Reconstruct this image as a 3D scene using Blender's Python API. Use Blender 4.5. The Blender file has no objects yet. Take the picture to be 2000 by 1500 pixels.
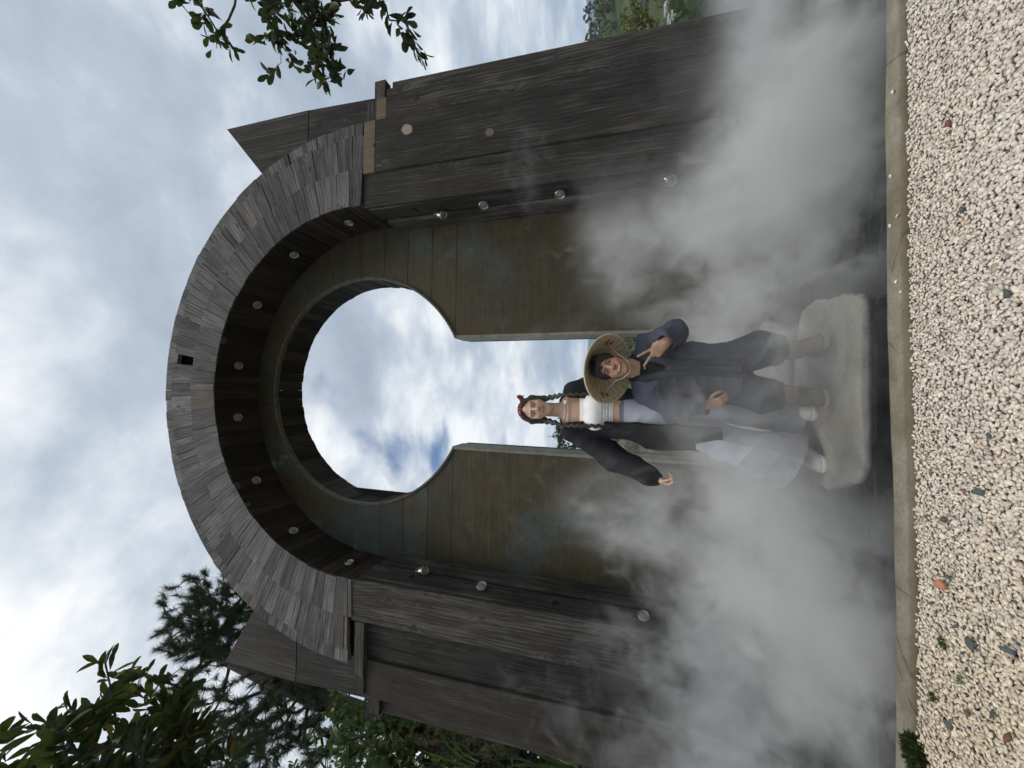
import bpy, math, random
import numpy as np
from mathutils import Vector, Matrix
random.seed(7)
RNG = np.random.default_rng(11)
R = math.radians
scene = bpy.context.scene
COL = scene.collection

# ------------------------------------------------------------------ helpers
def nd(t, typ, ins=None, **props):
    n = t.nodes.new(typ)
    for k, v in props.items():
        setattr(n, k, v)
    for k, v in (ins or {}).items():
        s = n.inputs[k]
        if isinstance(v, bpy.types.NodeSocket):
            t.links.new(v, s)
        else:
            s.default_value = v
    return n

def mathn(t, op, a, b=0.0, clamp=False):
    return nd(t, 'ShaderNodeMath', {0: a, 1: b}, operation=op, use_clamp=clamp).outputs[0]

def vmath(t, op, a, b=(0, 0, 0)):
    n = nd(t, 'ShaderNodeVectorMath', {0: a, 1: b}, operation=op)
    return n.outputs['Value'] if op in ('DISTANCE', 'LENGTH', 'DOT_PRODUCT') else n.outputs['Vector']

def ramp(t, fac, stops, interp='LINEAR'):
    n = nd(t, 'ShaderNodeValToRGB', {'Fac': fac})
    cr = n.color_ramp
    cr.interpolation = interp
    while len(cr.elements) < len(stops):
        cr.elements.new(0.5)
    for e, (p, c) in zip(cr.elements, stops):
        e.position = p
        e.color = (*c, 1.0) if len(c) == 3 else c
    return n.outputs['Color']

def mixc(t, fac, a, b, mode='MIX'):
    n = nd(t, 'ShaderNodeMix', data_type='RGBA', blend_type=mode)
    for s, v in ((n.inputs[0], fac), (n.inputs[6], a), (n.inputs[7], b)):
        if isinstance(v, bpy.types.NodeSocket):
            t.links.new(v, s)
        elif isinstance(v, tuple):
            s.default_value = (*v, 1.0) if len(v) == 3 else v
        else:
            s.default_value = v
    return n.outputs[2]

def noise(t, vec, scale=1.0, detail=4.0, rough=0.55, dist=0.0):
    return nd(t, 'ShaderNodeTexNoise', {'Vector': vec, 'Scale': scale, 'Detail': detail, 'Roughness': rough, 'Distortion': dist}).outputs[0]

def maprange(t, v, a, b, c=0.0, d=1.0, smooth=False):
    n = nd(t, 'ShaderNodeMapRange', {'Value': v, 'From Min': a, 'From Max': b, 'To Min': c, 'To Max': d})
    if smooth:
        n.interpolation_type = 'SMOOTHSTEP'
    return n.outputs[0]

def newmat(name):
    m = bpy.data.materials.new(name)
    m.use_nodes = True
    t = m.node_tree
    t.nodes.clear()
    out = nd(t, 'ShaderNodeOutputMaterial')
    return m, t, out

def principled(t, out, **kw):
    ins = {k.replace('_', ' '): v for k, v in kw.items()}
    b = nd(t, 'ShaderNodeBsdfPrincipled', ins)
    t.links.new(b.outputs[0], out.inputs['Surface'])
    return b

def bump(t, h, strength=0.4, dist=0.01):
    return nd(t, 'ShaderNodeBump', {'Height': h, 'Strength': strength, 'Distance': dist}).outputs[0]

# ------------------------------------------------------------------ objects
def tag(o, label=None, cat=None, group=None, kind=None):
    if label: o['label'] = label
    if cat: o['category'] = cat
    if group: o['group'] = group
    if kind: o['kind'] = kind
    return o

def empty(name, loc, rot=(0, 0, 0)):
    o = bpy.data.objects.new(name, None)
    COL.objects.link(o)
    o.location = loc
    o.rotation_euler = rot
    o.empty_display_size = 0.1
    return o

def world_of(o):
    p = Vector((0, 0, 0))
    while o is not None:
        p = p + Vector(o.location); o = o.parent
    return p

def link(name, me, mats, parent=None, world=True, smooth=False):
    o = bpy.data.objects.new(name, me)
    COL.objects.link(o)
    for m in (mats if isinstance(mats, (list, tuple)) else [mats]):
        me.materials.append(m)
    if parent is not None:
        o.parent = parent
        if world:
            o.location = -world_of(parent)
    if smooth:
        me.polygons.foreach_set('use_smooth', np.ones(len(me.polygons), dtype=bool))
    return o

def np_mesh(name, V, F, col=None, uv=None, attr='tint'):
    """V (n,3); F (m,k) constant k; col per vertex (n,3|4); uv per vertex (n,2)"""
    V = np.ascontiguousarray(V, dtype=np.float32); F = np.ascontiguousarray(F, dtype=np.int32)
    me = bpy.data.meshes.new(name)
    m, k = F.shape
    me.vertices.add(len(V)); me.vertices.foreach_set('co', V.ravel())
    me.loops.add(m * k); me.loops.foreach_set('vertex_index', F.ravel())
    me.polygons.add(m)
    me.polygons.foreach_set('loop_start', np.arange(0, m * k, k, dtype=np.int32))
    me.update(calc_edges=True)
    if col is not None:
        c = np.ones((len(V), 4), dtype=np.float32); c[:, :col.shape[1]] = col
        a = me.color_attributes.new(attr, 'FLOAT_COLOR', 'POINT')
        a.data.foreach_set('color', c.ravel())
    if uv is not None:
        l = me.uv_layers.new(name='UVMap')
        l.data.foreach_set('uv', np.ascontiguousarray(uv, dtype=np.float32)[F.ravel()].ravel())
    me.validate()
    return me

class Planks:
    """collects hexahedral boards with grain UVs and a per-board tint"""
    def __init__(s):
        s.v = []; s.f = []; s.uv = []; s.c = []; s.mi = []
    def hex(s, c, grain=2, tint=None, mi=0):
        c = np.asarray(c, float).reshape(2, 2, 2, 3)
        if tint is None:
            tint = (random.random(), 0.0, random.random())
        n = len(s.v)
        s.v += [tuple(p) for p in c.reshape(8, 3)]
        ou, ov = random.random() * 40, random.random() * 40
        for ax in range(3):
            p, q = [a for a in range(3) if a != ax]
            for side in (0, 1):
                ids = []
                for (a, b) in ((0, 0), (1, 0), (1, 1), (0, 1)):
                    i = [0, 0, 0]; i[ax] = side; i[p] = a; i[q] = b
                    ids.append(tuple(i))
                P = [c[i] for i in ids]
                lp = np.linalg.norm(P[1] - P[0]); lq = np.linalg.norm(P[3] - P[0])
                uv = []
                for (a, b) in ((0, 0), (1, 0), (1, 1), (0, 1)):
                    x, y = a * lp, b * lq
                    if q == grain: uv.append((ou + x, ov + y))
                    elif p == grain: uv.append((ou + y, ov + x))
                    else: uv.append((ou + x, ov + y * 0.08))
                nrm = np.cross(P[1] - P[0], P[3] - P[0])
                ctr = c.reshape(8, 3).mean(0); fc = np.mean(P, axis=0)
                if np.dot(nrm, fc - ctr) < 0:
                    ids.reverse(); uv.reverse()
                s.f.append([n + i[0] * 4 + i[1] * 2 + i[2] for i in ids])
                s.uv += uv; s.c += [tint] * 4; s.mi.append(mi)
    def box(s, x0, x1, y0, y1, z0, z1, grain=2, tint=None, jit=0.0, mi=0):
        g = lambda: random.uniform(-jit, jit)
        c = [[[(x + g(), y + g(), z) for z in (z0, z1)] for y in (y0, y1)] for x in (x0, x1)]
        s.hex(c, grain, tint, mi)
    def build(s, name, mats, parent=None, bev=0.004):
        me = bpy.data.meshes.new(name)
        me.from_pydata(s.v, [], s.f)
        l = me.uv_layers.new(name='UVMap')
        l.data.foreach_set('uv', np.array(s.uv, dtype=np.float32).ravel())
        a = me.color_attributes.new('tint', 'FLOAT_COLOR', 'CORNER')
        a.data.foreach_set('color', np.array([(*t, 1.0) for t in s.c], dtype=np.float32).ravel())
        me.polygons.foreach_set('material_index', np.array(s.mi, dtype=np.int32))
        o = link(name, me, mats, parent)
        if bev:
            b = o.modifiers.new('edges', 'BEVEL'); b.width = bev; b.segments = 1; b.limit_method = 'ANGLE'; b.angle_limit = R(50)
        return o

def lathe(profile, seg=24, axis=((0, 0, 0), (0, 0, 1)), close=False):
    """profile [(r,h)] about an axis -> V,F(quads)"""
    o, d = Vector(axis[0]), Vector(axis[1]).normalized()
    u = d.orthogonal().normalized(); w = d.cross(u)
    V = []; n = len(profile)
    for (r, h) in profile:
        for k in range(seg):
            a = 2 * math.pi * k / seg
            V.append(o + d * h + (u * math.cos(a) + w * math.sin(a)) * r)
    F = [[i * seg + k, i * seg + (k + 1) % seg, (i + 1) * seg + (k + 1) % seg, (i + 1) * seg + k] for i in range(n - 1) for k in range(seg)]
    return np.array([tuple(v) for v in V]), np.array(F)

def tubes(paths, seg=6):
    """paths: list of (pts(n,3), radii(n)) -> V,F"""
    VV = []; FF = []; n0 = 0
    for pts, rad in paths:
        pts = np.asarray(pts, float); rad = np.asarray(rad, float); n = len(pts)
        tg = np.gradient(pts, axis=0); tg /= np.linalg.norm(tg, axis=1)[:, None] + 1e-9
        ref = np.array([0.31, 0.17, 0.93]) if abs(tg[0] @ np.array([0.31, 0.17, 0.93])) < 0.9 else np.array([1.0, 0, 0])
        u = np.cross(tg, ref); u /= np.linalg.norm(u, axis=1)[:, None] + 1e-9
        w = np.cross(tg, u)
        a = np.linspace(0, 2 * np.pi, seg, endpoint=False)
        ring = pts[:, None] + rad[:, None, None] * (np.cos(a)[None, :, None] * u[:, None] + np.sin(a)[None, :, None] * w[:, None])
        VV.append(ring.reshape(-1, 3))
        i, k = np.meshgrid(np.arange(n - 1), np.arange(seg), indexing='ij')
        FF.append(np.stack([i * seg + k, i * seg + (k + 1) % seg, (i + 1) * seg + (k + 1) % seg, (i + 1) * seg + k], -1).reshape(-1, 4) + n0)
        n0 += n * seg
    return np.concatenate(VV), np.concatenate(FF)

def join(parts):
    V = []; F = []; C = []; n = 0
    for p in parts:
        V.append(p[0]); F.append(np.asarray(p[1]) + n); n += len(p[0])
        if len(p) > 2: C.append(p[2])
    return (np.concatenate(V), np.concatenate(F), np.concatenate(C)) if C else (np.concatenate(V), np.concatenate(F))

# ------------------------------------------------------------------ implicit surfaces for figures, cloth and stones
class Field:
    def __init__(s, lo, hi, h):
        s.lo = np.array(lo, float); s.h = h
        s.n = np.ceil((np.array(hi) - s.lo) / h).astype(int) + 1
        s.f = np.full(s.n, 1.0, dtype=np.float32)
        s.ax = [(s.lo[i] + h * np.arange(s.n[i])).astype(np.float32) for i in range(3)]
    def sub(s, lo, hi):
        sl = []
        for i in range(3):
            a = max(0, int((lo[i] - s.lo[i]) / s.h)); b = min(s.n[i], int((hi[i] - s.lo[i]) / s.h) + 2)
            if b <= a: return None
            sl.append(slice(a, b))
        X = s.ax[0][sl[0]][:, None, None]; Y = s.ax[1][sl[1]][None, :, None]; Z = s.ax[2][sl[2]][None, None, :]
        return tuple(sl), X, Y, Z
    def put(s, sl, d, k, cut):
        a = s.f[sl]
        d = d.astype(np.float32)
        if cut: a, d = -a, d
        hh = np.maximum(k - np.abs(a - d), 0) / k if k > 0 else 0
        m = np.minimum(a, d) - hh * hh * k * 0.25
        s.f[sl] = -m if cut else m
    def cone(s, a, b, ra, rb=None, k=0.02, cut=False, fl=1.0):
        rb = ra if rb is None else rb
        a = np.array(a, float); b = np.array(b, float); m = max(ra, rb) + k + 3 * s.h
        r = s.sub(np.minimum(a, b) - m, np.maximum(a, b) + m)
        if r is None: return
        sl, X, Y, Z = r
        ab = b - a; L = ab @ ab + 1e-12
        t = np.clip(((X - a[0]) * ab[0] + (Y - a[1]) * ab[1] + (Z - a[2]) * ab[2]) / L, 0, 1)
        d = np.sqrt((X - a[0] - t * ab[0]) ** 2 + ((Y - a[1] - t * ab[1]) * fl) ** 2 + (Z - a[2] - t * ab[2]) ** 2) - (ra + (rb - ra) * t)
        s.put(sl, d, k, cut)
    def chain(s, pts, rad, k=0.02, fl=1.0):
        for i in range(len(pts) - 1):
            s.cone(pts[i], pts[i + 1], rad[i], rad[i + 1], k, False, fl)
    def ell(s, c, r, M=None, k=0.02, cut=False):
        c = np.array(c, float); r = np.array(r, float); m = r.max() + k + 3 * s.h
        q = s.sub(c - m, c + m)
        if q is None: return
        sl, X, Y, Z = q
        X = X - c[0]; Y = Y - c[1]; Z = Z - c[2]
        if M is not None:
            X, Y, Z = (M[0][0] * X + M[1][0] * Y + M[2][0] * Z, M[0][1] * X + M[1][1] * Y + M[2][1] * Z, M[0][2] * X + M[1][2] * Y + M[2][2] * Z)
        k0 = np.sqrt((X / r[0]) ** 2 + (Y / r[1]) ** 2 + (Z / r[2]) ** 2); k1 = np.sqrt((X / r[0] ** 2) ** 2 + (Y / r[1] ** 2) ** 2 + (Z / r[2] ** 2) ** 2) + 1e-9
        s.put(sl, k0 * (k0 - 1) / k1, k, cut)
    def box(s, c, hs, M=None, rnd=0.005, k=0.005, cut=False):
        c = np.array(c, float); hs = np.array(hs, float); m = np.linalg.norm(hs) + rnd + k + 3 * s.h
        q = s.sub(c - m, c + m)
        if q is None: return
        sl, X, Y, Z = q
        X = X - c[0]; Y = Y - c[1]; Z = Z - c[2]
        if M is not None:
            X, Y, Z = (M[0][0] * X + M[1][0] * Y + M[2][0] * Z, M[0][1] * X + M[1][1] * Y + M[2][1] * Z, M[0][2] * X + M[1][2] * Y + M[2][2] * Z)
        qx, qy, qz = np.abs(X) - hs[0] + rnd, np.abs(Y) - hs[1] + rnd, np.abs(Z) - hs[2] + rnd
        d = np.sqrt(np.maximum(qx, 0) ** 2 + np.maximum(qy, 0) ** 2 + np.maximum(qz, 0) ** 2) + np.minimum(np.maximum(qx, np.maximum(qy, qz)), 0) - rnd
        s.put(sl, d, k, cut)
    def plane_cut(s, p, n, k=0.004):
        """removes what lies on the side n points to"""
        X = s.ax[0][:, None, None]; Y = s.ax[1][None, :, None]; Z = s.ax[2][None, None, :]
        d = -((X - p[0]) * n[0] + (Y - p[1]) * n[1] + (Z - p[2]) * n[2])
        s.put((slice(None),) * 3, np.broadcast_to(d, s.f.shape), k, True)
    def mesh(s):
        f = s.f
        f[0], f[-1] = 1, 1; f[:, 0], f[:, -1] = 1, 1; f[:, :, 0], f[:, :, -1] = 1, 1
        b = f < 0
        cnt = np.zeros(np.array(f.shape) - 1, dtype=np.int8)
        offs = [(i, j, k) for i in (0, 1) for j in (0, 1) for k in (0, 1)]
        nx, ny, nz = cnt.shape
        for (i, j, k) in offs:
            cnt += b[i:i + nx, j:j + ny, k:k + nz]
        idx = np.argwhere((cnt > 0) & (cnt < 8))
        ids = np.full(cnt.shape, -1, dtype=np.int32); ids[tuple(idx.T)] = np.arange(len(idx))
        acc = np.zeros((len(idx), 3)); num = np.zeros(len(idx))
        for a in offs:
            for ax in range(3):
                if a[ax]: continue
                c = list(a); c[ax] = 1
                fa = f[tuple((idx + a).T)]; fb = f[tuple((idx + c).T)]
                m = (fa < 0) != (fb < 0)
                t = np.where(m, fa / np.where(m, fa - fb, 1), 0)
                p = np.tile(np.array(a, float), (len(idx), 1)); p[:, ax] += t
                acc += p * m[:, None]; num += m
        V = s.lo + s.h * (idx + acc / num[:, None])
        F = []
        for ax in range(3):
            p, q = [(1, 2), (2, 0), (0, 1)][ax]
            sh = list(f.shape); sh[ax] -= 1
            A = [slice(None)] * 3; B = [slice(None)] * 3; A[ax] = slice(0, -1); B[ax] = slice(1, None)
            sa, sb = b[tuple(A)], b[tuple(B)]
            e = np.argwhere(sa != sb)
            e = e[(e[:, p] > 0) & (e[:, q] > 0) & (e[:, p] < f.shape[p] - 1) & (e[:, q] < f.shape[q] - 1)]
            ins = sa[tuple(e.T)]
            def g(dp, dq):
                c = e.copy(); c[:, p] -= dp; c[:, q] -= dq
                return ids[tuple(c.T)]
            Q = np.stack([g(1, 1), g(0, 1), g(0, 0), g(1, 0)], -1)
            Q[~ins] = Q[~ins][:, ::-1]
            F.append(Q)
        return V, np.concatenate(F)

def vnormals(V, F):
    fn = np.cross(V[F[:, 2]] - V[F[:, 0]], V[F[:, 3]] - V[F[:, 1]])
    n = np.zeros_like(V)
    for k in range(4):
        np.add.at(n, F[:, k], fn)
    return n / (np.linalg.norm(n, axis=1)[:, None] + 1e-12)

def wrinkle(V, F, amp, freq, seed, dirs=None, n=5):
    g = np.random.default_rng(seed)
    N = vnormals(V, F); s = np.zeros(len(V))
    for i in range(n):
        d = g.normal(size=3)
        if dirs is not None: d = d * 0.5 + np.array(dirs) * g.choice([-1, 1]) * 1.2
        d /= np.linalg.norm(d); e = g.normal(size=3); e /= np.linalg.norm(e)
        fq = freq * g.uniform(0.6, 1.6)
        w = np.sin(V @ d * fq + g.uniform(0, 6) + 1.6 * np.sin(V @ e * fq * 0.45 + g.uniform(0, 6)))
        s += (1 - np.abs(w)) ** 2 - 0.35
    return V + N * (amp * s / n * 1.8)[:, None]

def relax(V, F, it=1, lam=0.5):
    for _ in range(it):
        acc = np.zeros_like(V); c = np.zeros(len(V))
        for k in range(4):
            np.add.at(acc, F[:, k], V[F[:, (k + 1) % 4]]); np.add.at(c, F[:, k], 1)
            np.add.at(acc, F[:, k], V[F[:, (k + 3) % 4]]); np.add.at(c, F[:, k], 1)
        V = V + lam * (acc / np.maximum(c, 1)[:, None] - V)
    return V

def rotm(x=0, y=0, z=0):
    return np.array((Matrix.Rotation(R(z), 3, 'Z') @ Matrix.Rotation(R(y), 3, 'Y') @ Matrix.Rotation(R(x), 3, 'X')))
# ------------------------------------------------------------------ materials
def wood_mat(name, dark, mid, light, fresh=(0.46, 0.34, 0.22), rough=0.8):
    m, t, out = newmat(name)
    uv = nd(t, 'ShaderNodeUVMap', uv_map='UVMap').outputs[0]
    at = nd(t, 'ShaderNodeAttribute', attribute_name='tint')
    sep = nd(t, 'ShaderNodeSeparateColor', {0: at.outputs['Color']})
    br, warm, rnd = sep.outputs[0], sep.outputs[1], sep.outputs[2]
    sx = nd(t, 'ShaderNodeSeparateXYZ', {0: uv})
    zz = mathn(t, 'MULTIPLY', rnd, 37.0)
    # slow wander of the grain, then growth rings seen along the board
    base = nd(t, 'ShaderNodeCombineXYZ', {0: mathn(t, 'MULTIPLY', sx.outputs[0], 3.2), 1: mathn(t, 'MULTIPLY', sx.outputs[1], 0.75), 2: zz}).outputs[0]
    wander = noise(t, base, 1.0, 2.0, 0.5)
    # knots
    kv = nd(t, 'ShaderNodeCombineXYZ', {0: mathn(t, 'MULTIPLY', sx.outputs[0], 3.3), 1: mathn(t, 'MULTIPLY', sx.outputs[1], 1.5), 2: 0.0}).outputs[0]
    vor = nd(t, 'ShaderNodeTexVoronoi', {'Vector': kv, 'Scale': 1.0, 'Randomness': 1.0}, voronoi_dimensions='2D')
    kd = vor.outputs['Distance']
    ksel = nd(t, 'ShaderNodeSeparateColor', {0: vor.outputs['Color']}).outputs[0]
    knot = mathn(t, 'MULTIPLY', maprange(t, kd, 0.03, 0.085, 1.0, 0.0, True), mathn(t, 'GREATER_THAN', ksel, 0.45))
    swirl = mathn(t, 'MULTIPLY', maprange(t, kd, 0.0, 0.38, 1.0, 0.0, True), mathn(t, 'GREATER_THAN', ksel, 0.45))
    ph = mathn(t, 'ADD', mathn(t, 'MULTIPLY', wander, 5.0), mathn(t, 'ADD', mathn(t, 'MULTIPLY', sx.outputs[0], 24.0), mathn(t, 'MULTIPLY', swirl, 2.2)))
    ringv = mathn(t, 'SINE', mathn(t, 'MULTIPLY', ph, 6.283))
    ringv = maprange(t, ringv, -1, 1)
    fine = noise(t, nd(t, 'ShaderNodeCombineXYZ', {0: mathn(t, 'MULTIPLY', sx.outputs[0], 75.0), 1: mathn(t, 'MULTIPLY', sx.outputs[1], 2.6), 2: zz}).outputs[0], 1.0, 5.0, 0.65)
    blot = noise(t, nd(t, 'ShaderNodeCombineXYZ', {0: mathn(t, 'MULTIPLY', sx.outputs[0], 5.0), 1: mathn(t, 'MULTIPLY', sx.outputs[1], 1.6), 2: zz}).outputs[0], 1.0, 5.0, 0.6)
    crack = noise(t, nd(t, 'ShaderNodeCombineXYZ', {0: mathn(t, 'MULTIPLY', sx.outputs[0], 42.0), 1: mathn(t, 'MULTIPLY', sx.outputs[1], 1.3), 2: zz}).outputs[0], 1.0, 3.0, 0.5)
    strk = noise(t, nd(t, 'ShaderNodeCombineXYZ', {0: mathn(t, 'MULTIPLY', sx.outputs[0], 26.0), 1: mathn(t, 'MULTIPLY', sx.outputs[1], 0.8), 2: mathn(t, 'ADD', zz, 5.0)}).outputs[0], 1.0, 4.0, 0.6)
    crackm = maprange(t, crack, 0.30, 0.36, 1.0, 0.0, True)
    val = mathn(t, 'ADD', mathn(t, 'MULTIPLY', ringv, 0.13), mathn(t, 'ADD', mathn(t, 'MULTIPLY', mathn(t, 'ADD', mathn(t, 'MULTIPLY', mathn(t, 'SUBTRACT', fine, 0.5), 1.2), 0.5), 0.70), mathn(t, 'MULTIPLY', blot, 0.85)))
    val = mathn(t, 'ADD', val, mathn(t, 'MULTIPLY', mathn(t, 'SUBTRACT', strk, 0.5), 0.62))
    val = mathn(t, 'ADD', mathn(t, 'SUBTRACT', val, 0.48), mathn(t, 'MULTIPLY', mathn(t, 'SUBTRACT', br, 0.5), 0.44))
    c = ramp(t, val, [(0.0, dark), (0.42, mid), (1.0, light)])
    c = mixc(t, mathn(t, 'MULTIPLY', maprange(t, noise(t, base, 0.7, 3.0), 0.5, 0.75), 0.35), c, (mid[0] * 1.15, mid[1] * 0.92, mid[2] * 0.7))
    c = mixc(t, warm, c, mixc(t, fine, (fresh[0] * 0.6, fresh[1] * 0.55, fresh[2] * 0.5), fresh))
    c = mixc(t, mathn(t, 'MULTIPLY', knot, 0.8), c, (0.022, 0.016, 0.012))
    c = mixc(t, mathn(t, 'MULTIPLY', crackm, 0.75), c, (0.012, 0.011, 0.01))
    h = mathn(t, 'SUBTRACT', mathn(t, 'ADD', mathn(t, 'MULTIPLY', fine, 0.7), mathn(t, 'MULTIPLY', ringv, 0.3)), mathn(t, 'MULTIPLY', crackm, 0.8))
    principled(t, out, Base_Color=c, Roughness=rough, Normal=bump(t, h, 0.55, 0.004), Specular_IOR_Level=0.25)
    return m

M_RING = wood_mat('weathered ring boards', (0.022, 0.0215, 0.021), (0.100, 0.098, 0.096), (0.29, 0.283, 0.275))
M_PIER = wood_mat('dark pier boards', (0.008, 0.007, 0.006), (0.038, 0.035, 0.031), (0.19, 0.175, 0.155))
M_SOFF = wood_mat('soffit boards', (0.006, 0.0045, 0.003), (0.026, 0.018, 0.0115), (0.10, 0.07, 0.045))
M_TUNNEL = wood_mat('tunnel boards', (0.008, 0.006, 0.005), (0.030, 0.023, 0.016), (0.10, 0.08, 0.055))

def copper_mat(name, plain=False):
    m, t, out = newmat(name)
    pos = nd(t, 'ShaderNodeNewGeometry').outputs['Position']
    at = nd(t, 'ShaderNodeAttribute', attribute_name='tint')
    sep = nd(t, 'ShaderNodeSeparateColor', {0: at.outputs['Color']})
    mp = nd(t, 'ShaderNodeMapping', {0: pos, 3: (1.0, 1.0, 0.55)}).outputs[0]
    big = noise(t, mp, 1.3, 5.0, 0.6, 0.4)
    med = noise(t, pos, 5.0, 6.0, 0.65, 0.3)
    streak = noise(t, nd(t, 'ShaderNodeMapping', {0: pos, 3: (14.0, 14.0, 1.1)}).outputs[0], 1.0, 4.0, 0.6)
    horiz = noise(t, nd(t, 'ShaderNodeMapping', {0: pos, 3: (2.0, 2.0, 30.0)}).outputs[0], 1.0, 4.0, 0.6)
    c = ramp(t, mathn(t, 'ADD', mathn(t, 'MULTIPLY', med, 0.6), mathn(t, 'MULTIPLY', horiz, 0.4)), [(0.25, (0.024, 0.018, 0.009)), (0.5, (0.056, 0.045, 0.023)), (0.8, (0.105, 0.084, 0.045))])
    rust = maprange(t, mathn(t, 'ADD', mathn(t, 'MULTIPLY', big, 0.6), mathn(t, 'MULTIPLY', streak, 0.4)), 0.53, 0.68, 0.0, 0.55, True)
    c = mixc(t, rust, c, (0.095, 0.042, 0.018))
    big2 = noise(t, nd(t, 'ShaderNodeMapping', {0: pos, 1: (7.3, 0, 2.1)}).outputs[0], 0.9, 5.0, 0.62, 0.6)
    ver = maprange(t, mathn(t, 'ADD', mathn(t, 'ADD', mathn(t, 'MULTIPLY', big2, 0.75), mathn(t, 'MULTIPLY', med, 0.25)), mathn(t, 'MULTIPLY', sep.outputs[1], 0.10)), 0.485, 0.68, 0.0, 0.62, True)
    c = mixc(t, ver, c, mixc(t, med, (0.03, 0.056, 0.058), (0.085, 0.14, 0.142)))
    hot = maprange(t, mathn(t, 'ADD', mathn(t, 'MULTIPLY', big2, 0.5), mathn(t, 'ADD', mathn(t, 'MULTIPLY', streak, 0.3), mathn(t, 'MULTIPLY', sep.outputs[1], 0.45))), 0.72, 0.92, 0.0, 0.8, True)
    c = mixc(t, hot, c, (0.30, 0.42, 0.43))
    c = mixc(t, mathn(t, 'MULTIPLY', sep.outputs[0], 0.35), c, (0.03, 0.026, 0.016))
    scr = maprange(t, noise(t, nd(t, 'ShaderNodeMapping', {0: pos, 2: (0, 0.9, 0), 3: (3.0, 3.0, 70.0)}).outputs[0], 1.0, 3.0), 0.66, 0.72, 0.0, 0.25)
    c = mixc(t, scr, c, (0.22, 0.19, 0.13))
    principled(t, out, Base_Color=c, Roughness=maprange(t, med, 0.3, 0.7, 0.45, 0.75), Metallic=0.12, Normal=bump(t, mathn(t, 'ADD', med, streak), 0.18, 0.006), Specular_IOR_Level=0.35)
    return m
M_COPPER = copper_mat('patinated copper sheet')

def simple_noise_mat(name, c0, c1, scale=8.0, rough=0.8, bumps=0.3, bdist=0.005, metallic=0.0, detail=6.0, spec=0.3):
    m, t, out = newmat(name)
    pos = nd(t, 'ShaderNodeNewGeometry').outputs['Position']
    a = noise(t, pos, scale, detail, 0.6)
    c = ramp(t, a, [(0.3, c0), (0.7, c1)])
    principled(t, out, Base_Color=c, Roughness=rough, Metallic=metallic, Normal=bump(t, a, bumps, bdist), Specular_IOR_Level=spec)
    return m

M_RIM = simple_noise_mat('bronze rim strip', (0.07, 0.062, 0.04), (0.17, 0.15, 0.105), 14, 0.6)
M_EDGE = simple_noise_mat('folded copper edge', (0.12, 0.115, 0.085), (0.24, 0.23, 0.18), 9, 0.6)
M_CHROME = simple_noise_mat('brushed lamp metal', (0.34, 0.32, 0.29), (0.62, 0.60, 0.57), 45, 0.28, 0.1, 0.001, 1.0)
M_LENS = simple_noise_mat('lamp lens', (0.16, 0.16, 0.155), (0.34, 0.34, 0.33), 40, 0.12, 0.1, 0.001, 0.0, spec=0.6)
M_BLACK = simple_noise_mat('dark void', (0.006, 0.006, 0.006), (0.012, 0.011, 0.01), 10, 0.9)

def kerb_mat():
    m, t, out = newmat('kerb concrete')
    pos = nd(t, 'ShaderNodeNewGeometry').outputs['Position']
    n1 = noise(t, pos, 6.0, 6.0, 0.65); n2 = noise(t, pos, 70.0, 4.0, 0.7); n3 = noise(t, pos, 1.7, 3.0, 0.6)
    c = ramp(t, mathn(t, 'ADD', mathn(t, 'MULTIPLY', n1, 0.6), mathn(t, 'MULTIPLY', n2, 0.4)), [(0.3, (0.10, 0.091, 0.067)), (0.5, (0.20, 0.185, 0.143)), (0.72, (0.33, 0.31, 0.255))])
    c = mixc(t, maprange(t, n3, 0.46, 0.62, 0.0, 0.55, True), c, (0.12, 0.098, 0.062))
    sxy = nd(t, 'ShaderNodeSeparateXYZ', {0: pos}); edge = mathn(t, 'SUBTRACT', sxy.outputs[1], mathn(t, 'MULTIPLY', sxy.outputs[0], 0.028))
    c = mixc(t, maprange(t, mathn(t, 'ADD', edge, mathn(t, 'MULTIPLY', n1, 0.03)), 1.975, 1.955, 0.0, 0.6, True), c, (0.11, 0.085, 0.048))
    c = mixc(t, maprange(t, noise(t, pos, 3.1, 5.0, 0.7), 0.6, 0.68, 0.0, 0.6, True), c, (0.1, 0.095, 0.085))
    # hairline cracks across
    v = nd(t, 'ShaderNodeTexVoronoi', {'Vector': nd(t, 'ShaderNodeMapping', {0: pos, 3: (1.4, 3.2, 1.0)}).outputs[0], 'Scale': 1.0}, feature='DISTANCE_TO_EDGE')
    wob = mathn(t, 'ADD', v.outputs['Distance'], mathn(t, 'MULTIPLY', mathn(t, 'SUBTRACT', n1, 0.5), 0.05))
    ck = maprange(t, wob, 0.0, 0.008, 0.6, 0.0)
    c = mixc(t, ck, c, (0.05, 0.045, 0.035))
    principled(t, out, Base_Color=c, Roughness=0.9, Normal=bump(t, mathn(t, 'ADD', n1, mathn(t, 'MULTIPLY', n2, 0.4)), 0.5, 0.006), Specular_IOR_Level=0.2)
    return m
M_KERB = kerb_mat()
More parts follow.
